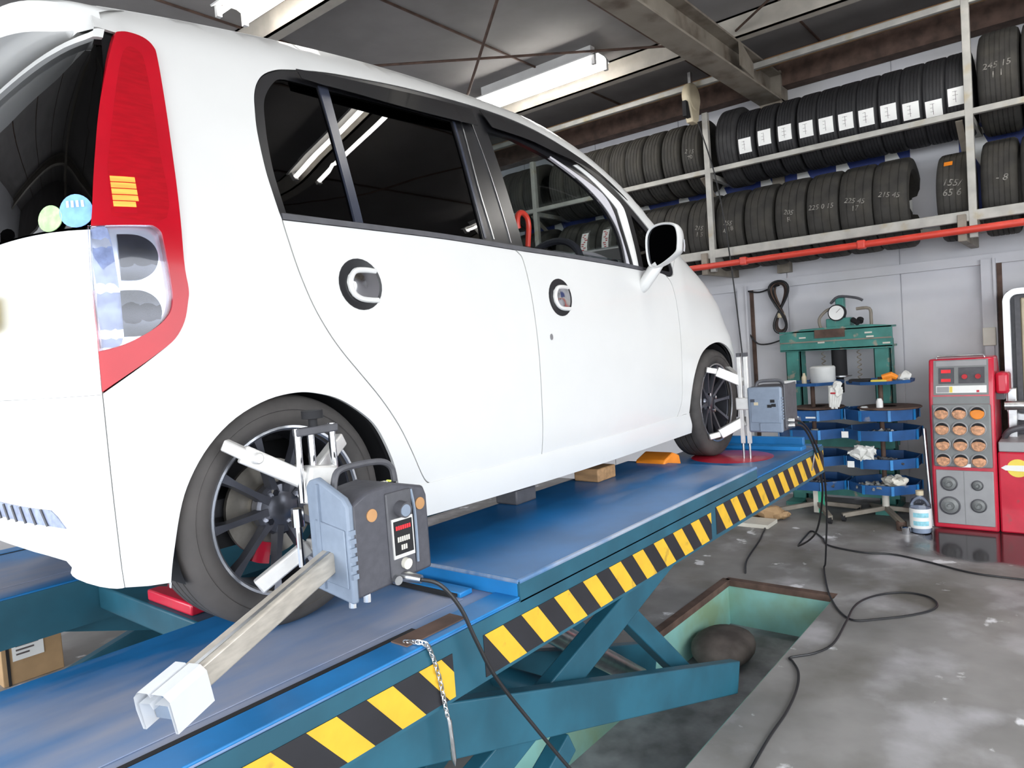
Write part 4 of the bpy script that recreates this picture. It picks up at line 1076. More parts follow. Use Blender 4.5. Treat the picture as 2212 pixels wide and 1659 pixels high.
# ---------------------------------------------------------------- wheel alignment heads
def head(px, py, z0, z1, x0, x1, y0, y1, name, label):
    return thing(name, (px, py, z0), label, 'sensor')
h1 = head(.05, -.23, .045, 0, 0, 0, 0, 0, 'alignment_sensor', 'grey wheel alignment head clamped to the rear wheel, with long arm')
bx = MB().prism([(-.06,.125),(.148,.135),(.148,.300),(.140,.322),(.050,.345),(-.02,.338),(-.06,.318)], -.300, -.175, 'y')
hb = obj('head_body', bx, 'headgrey', h1, bevel=.006)
cv = MB().prism([(-.300,.118),(-.172,.135),(-.168,.352),(-.180,.366),(-.205,.372),(-.290,.335),(-.303,.318)], -.075, -.058, 'x')
obj('rear_cover', cv, 'headlight', h1, bevel=.005)
obj('cover_rim', MB().prism([(-.292,.150),(-.195,.160),(-.195,.285),(-.292,.270)], -.0785, -.0745, 'x'), 'headlight', h1, bevel=.003)
obj('cover_ridge', MB().box(-.0800,-.0745,-.215,-.208,.14,.36), 'headlight', h1)
for a in range(6): obj('grip_notch', MB().box(-.074, -.060, -.306, -.298, .17+.018*a, .180+.018*a), 'headlight', h1)
# stepped front panel
fp = MB().box(.026, .098, -.3045, -.298, .138, .325); obj('front_panel', fp, 'darkgrey', h1, bevel=.003)
obj('lens_boss', MB().cyl((.062,-.300,.288), (.062,-.325,.285), .017, 18), 'darkgrey', h1)
obj('lens_glass', MB().cyl((.060,-.324,.285), (.060,-.327,.285), .013, 18), 'headlight', h1)
for x, z in ((-.012,.288),(.124,.285)): obj('amber_window', MB().cyl((x,-.299,z), (x,-.3025,z), .0135, 20), 'amber', h1)
bd = obj('name_plate', MB().box(.034, .094, -.3075, -.304, .182, .268), 'alu', h1)
obj('plate_face', MB().box(.038, .090, -.3085, -.307, .190, .262), 'matte', bd)
def flat_text(txt, size, x, y, z, m, name, par):
    vs2, fs = text_verts(txt, size); obj(name, MB().add([(x+a, y, z+b) for a, b in vs2], fs), m, par, smooth=0)
rn = random.Random(4)
rl = MB(); x_ = .043
while x_ < .084: rl.box(x_, x_+.0045, -.3092, -.3086, .2425, .2515); x_ += .0062
obj('red_lettering', rl, 'led_red', bd, smooth=0)
for z_, x0_, x1_ in ((.222,.046,.080), (.204,.055,.072)):
    wl_ = MB(); x_ = x0_
    while x_ < x1_: wl_.box(x_, x_+.0042, -.3092, -.3086, z_-.0055, z_+.0055); x_ += .006
    obj('white_lettering', wl_, 'offwhite', bd, smooth=0)
obj('panel_edge', MB().tube(cr([(.099,-.302,.322),(.103,-.305,.28),(.104,-.305,.22),(.104,-.303,.16)], 4), .0035, 6), 'headlight', h1)
obj('socket', MB().cyl((.066,-.300,.168), (.066,-.314,.166), .012, 14), 'offwhite', h1)
obj('plug', MB().tube([(.058,-.300,.140),(.062,-.318,.139),(.072,-.345,.135)], [.011,.012,.009], 12), 'steel', h1)
obj('plug', MB().cyl((.036,-.300,.140), (.034,-.316,.139), .010, 12), 'steel', h1)
for k, (x, m_) in enumerate(((.048,'led_red'),(.060,'offwhite'),(.067,'offwhite'),(.077,'led_green'))):
    obj('indicator', MB().box(x, x+.004, -.262, -.250, .3395, .3425), m_, h1)
obj('carry_handle', MB().tube(cr([(-.045,-.225,.345),(-.03,-.222,.378),(.02,-.220,.384),(.09,-.220,.380),(.118,-.222,.362),(.122,-.225,.33)], 5), .0075, 8), 'darkgrey', h1)
# clamp : casting, forked arms, rods, knob
def clamp(cx_, y, par, low):
    g = MB().prism([(cx_-.005,.30),(cx_+.075,.315),(cx_+.085,.375),(cx_+.012,.385)], y-.025, y+.015, 'y'); obj('clamp_casting', g, 'alu', par, bevel=.006)
    a = MB().bar((cx_+.02, y, .345), (cx_-.115, y+.035, .430), .024, .040).bar((cx_+.03, y+.01, .350), (cx_+.15, y+.045, .425), .024, .034)
    a.bar((cx_-.105, y+.03, .425), (cx_-.135, y+.070, .452), .022, .026).cyl((cx_-.095, y+.002, .418), (cx_-.095, y+.060, .418), .013, 12)
    obj('upper_arm', a, 'alu', par, bevel=.004)
    b = MB().bar((cx_+.005, y, .205), (cx_-.10, y+.045, .135), .024, .034).bar((cx_+.005, y, .205), (cx_+.11, y+.045, .135), .024, .034)
    obj('lower_arm', b, 'alu', par, bevel=.004)
    for dx, z0_, z1_ in ((-.004,.305,.470),(.030,.36,.455),(.088,.345,.472)):
        obj('guide_rod', MB().cyl((cx_+dx, y-.005, z0_), (cx_+dx, y-.005, z1_), .0085, 12), 'chrome', par)
    obj('rod_bridge', MB().box(cx_-.01, cx_+.10, y-.016, y+.006, .452, .470), 'darkgrey', par, bevel=.003)
    kb = MB().lathe([(0,.47),(.010,.47),(.010,.486),(.024,.488),(.024,.506),(0,.506)], (cx_+.040, y-.004, 0), 'z', 12); obj('clamp_knob', kb, 'matte', par)
    obj('lower_rod', MB().cyl((cx_-.02, y-.005, .295), (cx_-.02, y-.005, .255), .014, 12).cyl((cx_-.02, y-.005, .262), (cx_-.02, y-.005, .165), .0075, 10), 'chrome', par)
    obj('spindle', MB().cyl((cx_+.035, y, .275), (cx_+.035, -.19, .275), .016, 14), 'steel', par)
    for dx in low: obj('hanging_pin', MB().cyl((cx_+dx, y-.11, .075), (cx_+dx+.004, y-.11, .14), .010, 10), 'chrome', par)
clamp(-.035, -.095, h1, (.03, .07))
# toe arm reaching back with its silver end block
A, B = Vector((-.055,-.225,.205)), Vector((-.462,-.3625,.1203))
obj('toe_arm', MB().bar(A, B, .038, .042), 'armalu', h1, bevel=.004)
obj('arm_groove', MB().bar(A+Vector((0,-.004,.0205)), B+Vector((0,-.004,.0205)), .008, .003), 'steel', h1)
d_ = (B-A).normalized()
obj('yellow_knob', MB().cyl((-.045,-.205,.20), (-.045,-.19,.235), .012, 12), 'yellow', h1)
def along(off, s_, y_, z_): 
    r_ = d_.cross(Vector((0,0,1))).normalized(); u_ = r_.cross(d_); return A + d_*off + r_*y_ + u_*z_
L0 = (B-A).length
eb = MB(); sec = [(-.055,-.045),(-.055,.030),(-.040,.044),(-.006,.044),(.0,.034),(.006,.044),(.036,.044),(.052,.030),(.055,.0),(.050,-.045),(.040,-.045),(.040,.018),(.008,.020),(.0,.006),(-.008,.020),(-.046,.020),(-.047,-.045)]
sec = [(a*.66, b*.72) for a, b in sec]
n = len(sec); vs = [tuple(along(L0-.030, 0, a, b)) for a, b in sec] + [tuple(along(L0+.045, 0, a, b)) for a, b in sec]
eb.add(vs, [(i, (i+1) % n, n+(i+1) % n, n+i) for i in range(n)] + [tuple(range(n))])
obj('end_block', eb, 'silver', h1, smooth=30)
core = MB(); sec2 = [(-.029,-.027),(-.029,.013),(.025,.013),(.025,-.027)]
vs = [tuple(along(L0-.034, 0, a, b)) for a, b in sec2] + [tuple(along(L0+.025, 0, a, b)) for a, b in sec2]
core.add(vs, [(0,1,2,3),(7,6,5,4)]+[(i, (i+1) % 4, 4+(i+1) % 4, 4+i) for i in range(4)])
obj('end_core', core, 'headlight', h1)

h2 = head(2.45, -.23, .04, 0, 0, 0, 0, 0, 'alignment_sensor', 'grey wheel alignment head clamped to the front wheel, plain side towards us')
obj('head_body', MB().box(2.425, 2.60, -.345, -.185, .135, .352), 'headgrey', h2, bevel=.01)
obj('rear_cover', MB().box(2.41, 2.43, -.342, -.178, .132, .350), 'headlight', h2, bevel=.012)
obj('cover_panel', MB().box(2.4075, 2.412, -.330, -.195, .180, .290), 'headlight', h2, bevel=.002)
obj('cover_foot', MB().box(2.404, 2.412, -.340, -.235, .136, .178), 'headlight', h2, bevel=.003)
obj('side_edge', MB().box(2.43, 2.60, -.352, -.344, .15, .36), 'darkgrey', h2, bevel=.003)
for k in range(8): obj('grip_notch', MB().box(2.412, 2.426, -.346, -.340, .195+.014*k, .203+.014*k), 'headlight', h2)
for y, z, m_ in ((-.205,.285,'slate'),(-.222,.27,'cream'),(-.30,.282,'matte'),(-.305,.262,'matte'),(-.285,.258,'matte')):
    obj('label_mark', MB().box(2.4055, 2.4078, y-.010, y+.010, z-.006, z+.008), m_, h2)
obj('carry_handle', MB().tube(cr([(2.45,-.21,.35),(2.46,-.22,.372),(2.50,-.26,.375),(2.53,-.30,.37),(2.54,-.31,.345)], 4), .008, 8), 'darkgrey', h2)
for z in (.160, .185): obj('plug', MB().cyl((2.47,-.346,z), (2.48,-.375,z), .012, 12), 'steel', h2)
for y in (-.140, -.172): obj('guide_bar', MB().box(2.425, 2.440, y-.010, y+.010, .075, .500), 'alu', h2, bevel=.002)
for y in (-.140, -.172): obj('bar_cap', MB().box(2.420, 2.445, y-.009, y+.009, .500, .518), 'darkgrey', h2)
for y in (-.140, -.172): obj('hanging_pin', MB().cyl((2.43, y, .002), (2.43, y, .075), .006, 8), 'steel', h2)
obj('clamp_casting', MB().box(2.420, 2.470, -.19, -.115, .240, .300), 'alu', h2, bevel=.005)
obj('upper_arm', MB().bar((2.45,-.145,.375), (2.38,-.045,.435), .028, .048).bar((2.38,-.045,.435), (2.35,-.005,.447), .022, .028).bar((2.45,-.145,.375), (2.58,-.02,.43), .028, .04), 'alu', h2, bevel=.004)
obj('lower_arm', MB().bar((2.45,-.145,.185), (2.38,-.045,.125), .028, .048).bar((2.38,-.045,.125), (2.34,-.005,.115), .022, .028).bar((2.45,-.145,.185), (2.58,-.02,.125), .028, .04), 'alu', h2, bevel=.004)
obj('spindle', MB().cyl((2.45,-.12,.272), (2.45,-.19,.272), .015, 12), 'steel', h2)

# orange part seen under the sill, blue hydraulic bits
tag(obj('wheel_chock', MB().prism([(1.92,.0),(2.12,.0),(2.10,.065),(2.04,.085),(1.95,.06)], .04, .19, 'y'), 'orange', bevel=.008), 'orange wheel chock on the near runway behind the front tyre', 'chock')
tag(obj('jack_block', MB().box(1.02, 1.14, .16, .26, .046, .10), 'darkgrey', bevel=.006), 'grey block standing on the raised deck under the sill', 'block')
tag(obj('jack_block', MB().box(1.48, 1.62, .10, .22, .046, .10), 'wood', bevel=.006), 'brown wooden block on the raised deck under the sill', 'block')

# chain with its locking pin
ch = thing('chain_pin', (.075, -.375, -.27), 'thin steel chain with locking pin hanging from the near runway edge', 'chain')
prev = Vector((.04,-.330,.012))
pts = cr([(.03,-.325,.010),(.045,-.368,.010),(.060,-.372,-.02),(.075,-.373,-.075),(.083,-.374,-.13),(.088,-.375,-.165)], 5)
for i in range(0, len(pts)-1):
    a, b = Vector(pts[i]), Vector(pts[i+1]); c = (a+b)/2; d = (b-a).normalized(); s_ = d.cross(Vector((0,1,0)) if i % 2 else Vector((1,.3,0))).normalized()
    ring = [c + d*(.0085*math.cos(2*PI*j/10)) + s_*(.0045*math.sin(2*PI*j/10)) for j in range(10)]
    obj('chain_link', MB().tube(ring, .0016, 5, closed=True), 'steel', ch)
obj('locking_pin', MB().tube([(.088,-.375,-.165),(.090,-.376,-.175),(.095,-.377,-.26),(.097,-.377,-.278)], [.004,.0065,.006,.001], 10), 'chrome', ch)
chb = MB().tube(cr([(2.86,-.10,.01),(2.87,-.22,.0),(2.84,-.33,-.0),(2.78,-.368,-.02),(2.72,-.370,-.10)], 6), .004, 6)
tag(obj('chain_pin', chb, 'steel'), 'thin steel chain over the front end of the near runway', 'chain')

# cables
def cable(pts, r, label, m='cable', name='power_cable'):
    return tag(obj(name, MB().tube(cr(pts, 7), r, 8), m), label, 'cable')
cable([(.070,-.345,.135),(.10,-.372,.118),(.135,-.392,.06),(.165,-.402,-.02),(.21,-.412,-.12),(.30,-.43,-.26),(.42,-.46,-.44),(.55,-.50,-.62),(.70,-.55,-.75),(.85,-.60,-.792)], .0045, 'thick black cable drooping from the rear alignment head over the runway edge')
cable([(2.48,-.372,.185),(2.57,-.376,.165),(2.67,-.378,.115),(2.78,-.372,.04),(2.90,-.365,-.06),(3.02,-.345,-.20),(3.15,-.31,-.42),(3.25,-.27,-.62),(3.32,-.24,-.76),(3.327,-.229,-.793),(3.056,-.315,-.793),(2.856,-.391,-.793),(2.686,-.479,-.793),(2.610,-.561,-.793),(2.681,-.656,-.793),(2.781,-.757,-.793),(2.898,-.836,-.793),(3.003,-.850,-.793),(3.091,-.797,-.793),(3.109,-.700,-.793),(3.037,-.605,-.793),(2.900,-.547,-.785),(2.747,-.528,-.780),(2.553,-.539,-.785),(2.300,-.548,-.793),(2.163,-.508,-.793),(2.070,-.435,-.793),(2.035,-.455,-.793),(1.953,-.503,-.793),(1.815,-.540,-.793),(1.623,-.563,-.793),(1.408,-.569,-.793),(1.1,-.59,-.793)], .005, 'black cable from the front alignment head looping on the concrete floor')
cable([(2.48,-.372,.16),(2.57,-.378,.145),(2.66,-.380,.09),(2.76,-.374,.01),(2.90,-.355,-.11),(3.05,-.32,-.30),(3.3,-.2,-.58),(3.6,.0,-.76),(3.95,.06,-.793),(4.10,.06,-.793),(3.95,-.05,-.793),(3.804,-.127,-.793),(3.734,-.336,-.793),(3.763,-.511,-.793),(3.698,-.693,-.793),(3.583,-.934,-.793),(3.572,-1.167,-.793),(3.55,-1.6,-.793)], .0055, 'black cable curving across the floor towards the red machine')
cable([(4.505,.468,-.793),(4.0,.36,-.793),(3.73,.298,-.793),(3.3,.22,-.793),(3.052,.136,-.793)], .006, 'dark cable running along the floor to the pit corner')

# cardboard box and floor clutter left, beyond the lift
cbx = thing('cardboard_box', (.14, 2.66, FLOOR), 'brown cardboard box with white label under the far runway', 'box')
obj('carton', MB().box(.01, .265, 2.52, 2.80, FLOOR, FLOOR+.235), 'card', cbx, bevel=.004)
obj('label', MB().box(.055, .185, 2.516, 2.519, FLOOR+.11, FLOOR+.205), 'paper', cbx)
for k in range(3): obj('label_text', MB().box(.07, .165-.02*k, 2.5145, 2.516, FLOOR+.175-.02*k, FLOOR+.183-.02*k), 'ink', cbx)
obj('strap', MB().box(.030, .042, 2.515, 2.519, FLOOR, FLOOR+.235), 'cable', cbx)

# ---------------------------------------------------------------- green hydraulic press
pr = thing('shop_press', (4.95, .07, FLOOR), 'green hydraulic H-frame press with white dial gauge against the back wall', 'press')
for y in (.385, -.265):
    obj('upright', MB().box(4.86, 4.90, y-.055, y+.055, FLOOR, .50).box(4.86, 5.02, y-.055, y-.045, FLOOR, .50).box(4.86, 5.02, y+.045, y+.055, FLOOR, .50), 'green', pr, bevel=.003)
hb_ = MB().prism([(.475,.445),(.475,.575),(.30,.612),(-.17,.618),(-.345,.600),(-.345,.43)], 4.84, 4.86, 'x').box(4.84, 5.0, -.345, .475, .44, .455).box(4.84, 5.0, -.345, .475, .585, .60)
obj('head_beam', hb_, 'green', pr, bevel=.003)
obj('beam_plate', MB().box(4.828, 4.842, -.02, .20, .535, .60), 'rust', pr)
obj('beam_line', MB().box(4.832, 4.842, -.34, .47, .505, .515), 'beam', pr)
for y, z in ((.30,.545),(.16,.50),(-.18,.555),(-.30,.47),(-.19,.525)): obj('paint_mark', MB().box(4.834, 4.842, y-.03, y+.02, z-.006, z+.006), 'offwhite', pr)
obj('pump_block', MB().box(4.86, 4.98, -.06, .12, .60, .68).box(4.88, 4.95, -.01, .05, .68, .84), 'green', pr, bevel=.008)
obj('gauge_case', MB().cyl((4.85,.035,.722), (4.89,.035,.722), .064, 26), 'matte', pr)
obj('gauge_dial', MB().cyl((4.843,.035,.722), (4.852,.035,.722), .055, 26), 'paper', pr)
obj('gauge_needle', MB().bar((4.842,.035,.722), (4.842,.005,.752), .003, .002), 'ink', pr)
obj('pump_lever', MB().tube(cr([(4.9,.06,.82),(4.88,.08,.80),(4.87,.02,.845),(4.87,-.10,.825),(4.87,-.15,.80)], 4), .010, 8), 'darkgrey', pr)
obj('pipe_loop', MB().tube(cr([(4.88,.16,.60),(4.87,.17,.68),(4.87,.12,.74),(4.87,.07,.76)], 4), .012, 8), 'beam', pr)
obj('pipe_loop', MB().tube(cr([(4.88,-.10,.74),(4.88,-.19,.735),(4.88,-.20,.66),(4.88,-.20,.60)], 4), .012, 8), 'beam', pr)
obj('valve', MB().cyl((4.86,-.075,.66), (4.83,-.12,.63), .02, 10).cyl((4.86,-.13,.66), (4.84,-.13,.64), .025, 10), 'matte', pr)
obj('ram', MB().cyl((4.90,.045,.44), (4.90,.045,.22), .055, 18).cyl((4.90,.045,.22), (4.90,.045,.10), .028, 14), 'matte', pr)
obj('ram_collar', MB().cyl((4.90,.045,.235), (4.90,.045,.225), .085, 20), 'steel', pr)
for y in (.16, -.10): obj('return_spring', MB().tube([(4.90+.014*math.cos(t*.9), y+.014*math.sin(t*.9), .42-.0055*t) for t in range(40)], .004, 5), 'beam', pr)
obj('bed', MB().box(4.84, 4.87, -.33, .45, -.32, -.20).box(5.0, 5.03, -.33, .45, -.32, -.20), 'green', pr)
obj('foot_beam', MB().box(4.82, 4.86, -.35, .48, FLOOR+.10, FLOOR+.20), 'green', pr)
for y in (.385, -.265): obj('foot', MB().box(4.70, 5.15, y-.06, y+.06, FLOOR, FLOOR+.05), 'green', pr)

pr.location.x += .05
# ---------------------------------------------------------------- blue tray stands
def stand(y, label, tops, group=None):
    t = thing('tray_stand', (4.62, y, FLOOR), label, 'stand')
    X = 4.62
    obj('pole', MB().cyl((X, y, FLOOR+.10), (X, y, .235), .016, 12), 'rust', t)
    obj('pole_sleeve', MB().cyl((X, y, FLOOR+.08), (X, y, FLOOR+.23), .024, 12), 'offwhite', t)
    for i, (z, r, h) in enumerate(tops):
        n = 8; vs = []; fs = []
        for rr, zz in ((r*.55, z-h), (r*.98, z-h), (r, z), (r*.965, z), (r*.945, z-h+.012), (0.03, z-h+.012), (.03, z-h)):
            for j in range(n): a = PI/n+2*PI*j/n; vs.append((X+rr*math.cos(a), y+rr*math.sin(a), zz))
        for e in range(6):
            for j in range(n): fs.append((e*n+j, e*n+(j+1) % n, (e+1)*n+(j+1) % n, (e+1)*n+j))
        tr = obj('tray', MB().add(vs, fs), 'trayblue', t, smooth=20)
        if i: 
            for j in range(n):
                a = PI/n+2*PI*j/n; obj('corner_strap', MB().bar((X+(r+.002)*math.cos(a), y+(r+.002)*math.sin(a), z-h), (X+(r+.002)*math.cos(a), y+(r+.002)*math.sin(a), z), .018, .006, (math.cos(a), math.sin(a), 0)), 'blue2', tr)
            obj('collar', MB().cyl((X, y, z-h+.012), (X, y, z-h+.05), .026, 12), 'offwhite', tr)
    for j in range(4):
        a = PI/4+PI/2*j-.25
        obj('foot_leg', MB().bar((X, y, FLOOR+.09), (X+.30*math.cos(a), y+.30*math.sin(a), FLOOR+.045), .032, .032), 'beam', t, bevel=.003)
        obj('caster', MB().cyl((X+.29*math.cos(a), y+.29*math.sin(a)-.012, FLOOR+.025), (X+.29*math.cos(a), y+.29*math.sin(a)+.012, FLOOR+.025), .025, 12), 'matte', t)
    return t
TR = ((.215,.225,.022), (.015,.240,.075), (-.125,.255,.07), (-.325,.245,.07), (-.510,.24,.065))
stand(-.305, 'right stand of five round blue trays on a brown pole by the wall', TR)
ls = stand(.160, 'left stand of five round blue trays partly hidden by the alignment head', TR)
obj('green_plate', MB().box(4.585, 4.592, .105, .150, FLOOR+.02, FLOOR+.20), 'greenplate', ls)
obj('white_plate', MB().box(4.585, 4.592, .150, .185, FLOOR+.02, FLOOR+.24), 'offwhite', ls)
def lathe_obj(name, prof, o, m, label, cat, n=24, **k): return tag(obj(name, MB().lathe(prof, o, 'z', n), m, **k), label, cat)
lathe_obj('white_bucket', [(0,0),(.078,0),(.086,.012),(.088,.115),(.080,.125),(.06,.128),(0,.128)], (4.56, .065, .206), 'bucket', 'round white plastic tub on the top left tray', 'tub')
tag(obj('paper_pack', MB().box(4.46, 4.52, .245, .315, .206, .236), 'paper'), 'small white packet on the top left blue tray', 'packet')
lathe_obj('spray_can', [(0,0),(.018,0),(.018,.05),(.01,.065),(.008,.08),(0,.08)], (4.53, .19, .206), 'cream', 'small cream bottle beside the white tub on the top left tray', 'bottle', 12)
tag(obj('power_tool', MB().tube([(4.52,-.34,.235),(4.53,-.395,.25),(4.54,-.43,.232)], [.022,.026,.018], 10).box(4.51,4.55,-.40,-.37,.207,.24), 'orange'), 'orange tool lying on the top right tray', 'tool')
tag(obj('yellow_case', MB().box(4.49, 4.55, -.37, -.27, .206, .222), 'yellow', bevel=.003), 'flat yellow case on the top right tray', 'case')
tag(obj('black_case', MB().box(4.48, 4.56, -.26, -.13, .206, .232), 'matte', bevel=.004), 'black tool case on the left half of the top right tray', 'case')
tag(obj('blue_rag', MB().add(*crumple(blob(4.55, -.475, .238, .04, .04, .030, .9, 12), .02, 30, 2.)), 'cloth'), 'pale crumpled rag at the right end of the top right tray', 'rag')
g1 = MB()
for i in range(5): g1.tube([(4.385+.006*i, -.035-.014*i, .185), (4.38+.004*i, -.030-.014*i, .10), (4.38, -.028-.012*i, .045-.012*(i % 2))], [.016,.015,.010], 8)
g1.add(*crumple(blob(4.395, -.065, .165, .022, .045, .055, .8, 12), .02, 30, 5.))
gl_ = thing('work_gloves', (4.39, -.06, .03), 'pair of white work gloves with red cuffs hanging between the tray stands', 'gloves')
obj('glove', g1, 'cloth', gl_)
obj('red_cuff', MB().lathe([(.030,-.006),(.034,0),(.030,.006)], (4.395,-.05,.145), 'z', 14), 'redink', gl_)
for (y, z, r, h, m_, nm, lb) in ((-.22,-.048,.030,.085,'bucket','clear_jar','cloudy jar on the second right tray'), (-.32,-.048,.022,.14,'paper','white_tube','upright white tube on the second right tray'), (-.40,-.048,.028,.075,'bucket','small_jar','small jar at the right of the second right tray'), (.03,-.048,.03,.06,'machgrey','grey_cup','grey cup on the second left tray')):
    lathe_obj(nm, [(0,0),(r,0),(r,h*.85),(r*.6,h),(0,h)], (4.50, y, z), m_, lb, 'jar', 14)
for y, z, r, lb in ((-.36,.016,.20,'brown disc lying across the second right tray'), (.12,.018,.18,'brown disc lying across the second left tray')):
    lathe_obj('brake_backplate', [(.05,0),(r,0),(r+.006,.006),(r,.012),(.05,.012)], (4.60, y, z), 'rust', lb, 'disc', 30)
tag(obj('white_bag', MB().add(*crumple(blob(4.42, -.215, -.285, .055, .085, .045, .85, 14), .03, 22, 1.)), 'cloth', smooth=25), 'crumpled white plastic bag on the fourth right tray', 'bag')
tag(obj('parts_heap', heap(4.48, -.26, -.545, .08, .12, 26, 3), 'machgrey', smooth=30), 'grey heap of small parts on the lowest right tray', 'parts', None, 'stuff')
tag(obj('parts_heap', heap(4.50, -.30, -.035, .08, .15, 22, 8), 'steel', smooth=30), 'heap of small steel parts on the second right tray', 'parts', None, 'stuff')
tag(obj('parts_heap', heap(4.50, .12, -.545, .08, .12, 22, 5), 'darkgrey', smooth=30), 'dark heap of small parts on the lowest left tray', 'parts', None, 'stuff')
tag(obj('parts_heap', heap(4.50, -.33, -.365, .08, .13, 22, 6), 'darkgrey', smooth=30), 'dark heap of small parts on the fourth right tray', 'parts', None, 'stuff')
tag(obj('parts_heap', heap(4.50, -.33, -.170, .08, .14, 22, 9), 'steel', smooth=30), 'heap of small steel parts on the third right tray', 'parts', None, 'stuff')
tag(obj('tan_rag', MB().add(*crumple(blob(4.47, -.40, -.485, .06, .075, .03, .9, 14), .03, 20, 4.)), 'offwhite'), 'pale rag on the lowest right tray', 'rag')
for y, z, lb in ((.24,-.035,'white card on the second left tray'), (.12,-.04,'second white card on the second left tray'), (.10,-.17,'white card on the third left tray')):
    tag(obj('paper_card', MB().box(4.40, 4.46, y-.035, y+.035, z-.0, z+.012), 'paper'), lb, 'card')
for y, z, lb in ((-.115,-.150,'white tag hanging on the rim of the third right tray'), (-.145,-.36,'white tag hanging on the rim of the fourth right tray')):
    tag(obj('rim_tag', MB().box(4.372, 4.378, y-.022, y+.022, z-.022, z+.022), 'paper'), lb, 'tag')
tag(obj('wrench_bar', MB().cyl((4.56,-.605,FLOOR+.002), (4.60,-.570,-.13), .012, 10), 'steel'), 'steel bar leaning between the tray stand and the red machine', 'bar')

# ---------------------------------------------------------------- red wheel balancer
mc = thing('wheel_balancer', (4.75, -.80, FLOOR), 'red wheel balancing machine with twelve weight pockets and dial panel', 'machine')
F = 4.54
cab = MB().prism([(F,-.80),(F,.085),(F+.06,.345),(F+.30,.345),(F+.42,.20),(F+.42,-.80)], -.985, -.615, 'y')
obj('cabinet', cab, 'machred', mc, bevel=.012)
def slope(y, z, d=0.): return (F+.06*(z-.085)/.26-d, y, z)
def onpanel(name, y0_, y1_, z0_, z1_, m_, d, par, tk=.006):
    vs = [slope(y, z, d) for y, z in ((y0_,z0_),(y1_,z0_),(y1_,z1_),(y0_,z1_))] + [slope(y, z, d-tk) for y, z in ((y0_,z0_),(y1_,z0_),(y1_,z1_),(y0_,z1_))]
    return obj(name, MB().add(vs, [(0,1,2,3),(7,6,5,4),(0,4,5,1),(1,5,6,2),(2,6,7,3),(3,7,4,0)]), m_, par, smooth=0)
cp = onpanel('control_panel', -.955, -.645, .105, .335, 'machgrey', .006, mc)
onpanel('panel_strip', -.945, -.660, .295, .328, 'panelgrey', .009, cp)
onpanel('panel_strip', -.945, -.660, .118, .165, 'paper', .009, cp)
dp = onpanel('display', -.765, -.675, .180, .285, 'darkgrey', .009, cp)
onpanel('readout', -.745, -.690, .250, .272, 'led_red', .011, dp); onpanel('readout', -.745, -.690, .192, .212, 'led_red', .011, dp)
kp = onpanel('knob_plate', -.935, -.790, .180, .285, 'darkgrey', .009, cp)
for y in (-.825, -.900): obj('knob', MB().cyl(slope(y, .225, .010), slope(y, .225, .030), .016, 14), 'redink', kp)
onpanel('key_row', -.735, -.665, .122, .160, 'panelgrey', .011, cp); onpanel('yellow_key', -.755, -.738, .122, .160, 'yellow', .011, cp)
onpanel('red_key', -.905, -.890, .122, .135, 'machred', .011, cp)
obj('top_rail', MB().tube([(F+.06,-.66,.345),(F+.06,-.665,.362),(F+.06,-.93,.362),(F+.06,-.935,.345)], .006, 8), 'steel', mc)
obj('neck_plate', MB().box(F-.006, F+.01, -.96, -.64, .045, .095), 'machgrey', mc)
# moulded weight tray : twelve round pockets with an upper rim
tp_ = MB(); ZT0, ZT1, YT0, YT1 = -.375, .045, -.965, -.635
tray = obj('weight_tray', MB().box(F-.03, F-.004, YT0, YT1, ZT0, ZT1), 'machgrey', mc, bevel=.01)
rnd = random.Random(5)
for r_ in range(4):
    for c_ in range(3):
        y = -.690-.101*c_; z = .000-.105*r_-.012
        obj('pocket', MB().cyl((F-.031, y, z), (F-.0335, y, z), .043, 20), 'matte', tray)
        ring = [(F-.036, y+.043*math.cos(2*PI*j/24), z+.043*math.sin(2*PI*j/24)) for j in range(24)]
        obj('pocket_rim', MB().tube(ring, .005, 6, closed=True), 'panelgrey', tray)
        lump = MB(); e = .6+.3*rnd.random()
        pts2 = [(y+.040*math.cos(t), z-.002+.040*math.sin(t)) for t in [PI+PI*j/10 for j in range(11)]] + [(y+.037, z+.014*e), (y+.012, z+.026*e), (y-.014, z+.020), (y-.036, z+.010)]
        lump.prism(pts2, F-.048, F-.033, 'x')
        obj('wheel_weights', lump, 'orange' if (r_, c_) == (0, 2) else 'copper', tray, bevel=.004)
obj('tray_tag', MB().box(F-.040, F-.030, -.845, -.795, -.372, -.350), 'paper', tray)
lp = obj('lower_panel', MB().box(F-.012, F+.004, -.965, -.640, -.765, -.400), 'panelgrey', mc, bevel=.004)
obj('panel_joint', MB().box(F-.0135, F-.011, -.803, -.800, -.76, -.405), 'machgrey', lp)
for y, z, r in ((-.715,-.490,.050), (-.875,-.495,.034), (-.715,-.640,.062), (-.878,-.630,.046)):
    cn = MB().lathe([(r,0),(r,-.006),(r*.88,-.008),(r*.84,-.002)], (F-.012, y, z), 'x', 26)
    ho = obj('cone_holder', cn, 'darkgrey', lp)
    obj('cone_disc', MB().lathe([(r*.80,-.003),(r*.45,-.016),(r*.42,-.004),(r*.2,-.004),(r*.16,-.020),(0,-.020)], (F-.012, y, z), 'x', 22), 'machgrey', ho)
obj('side_arm', MB().box(4.62, 4.80, -1.06, -.985, .10, .24), 'machred', mc, bevel=.02)
obj('shaft', MB().cyl((4.66,-1.03,.02), (4.66,-1.20,.02), .03, 14), 'steel', mc)

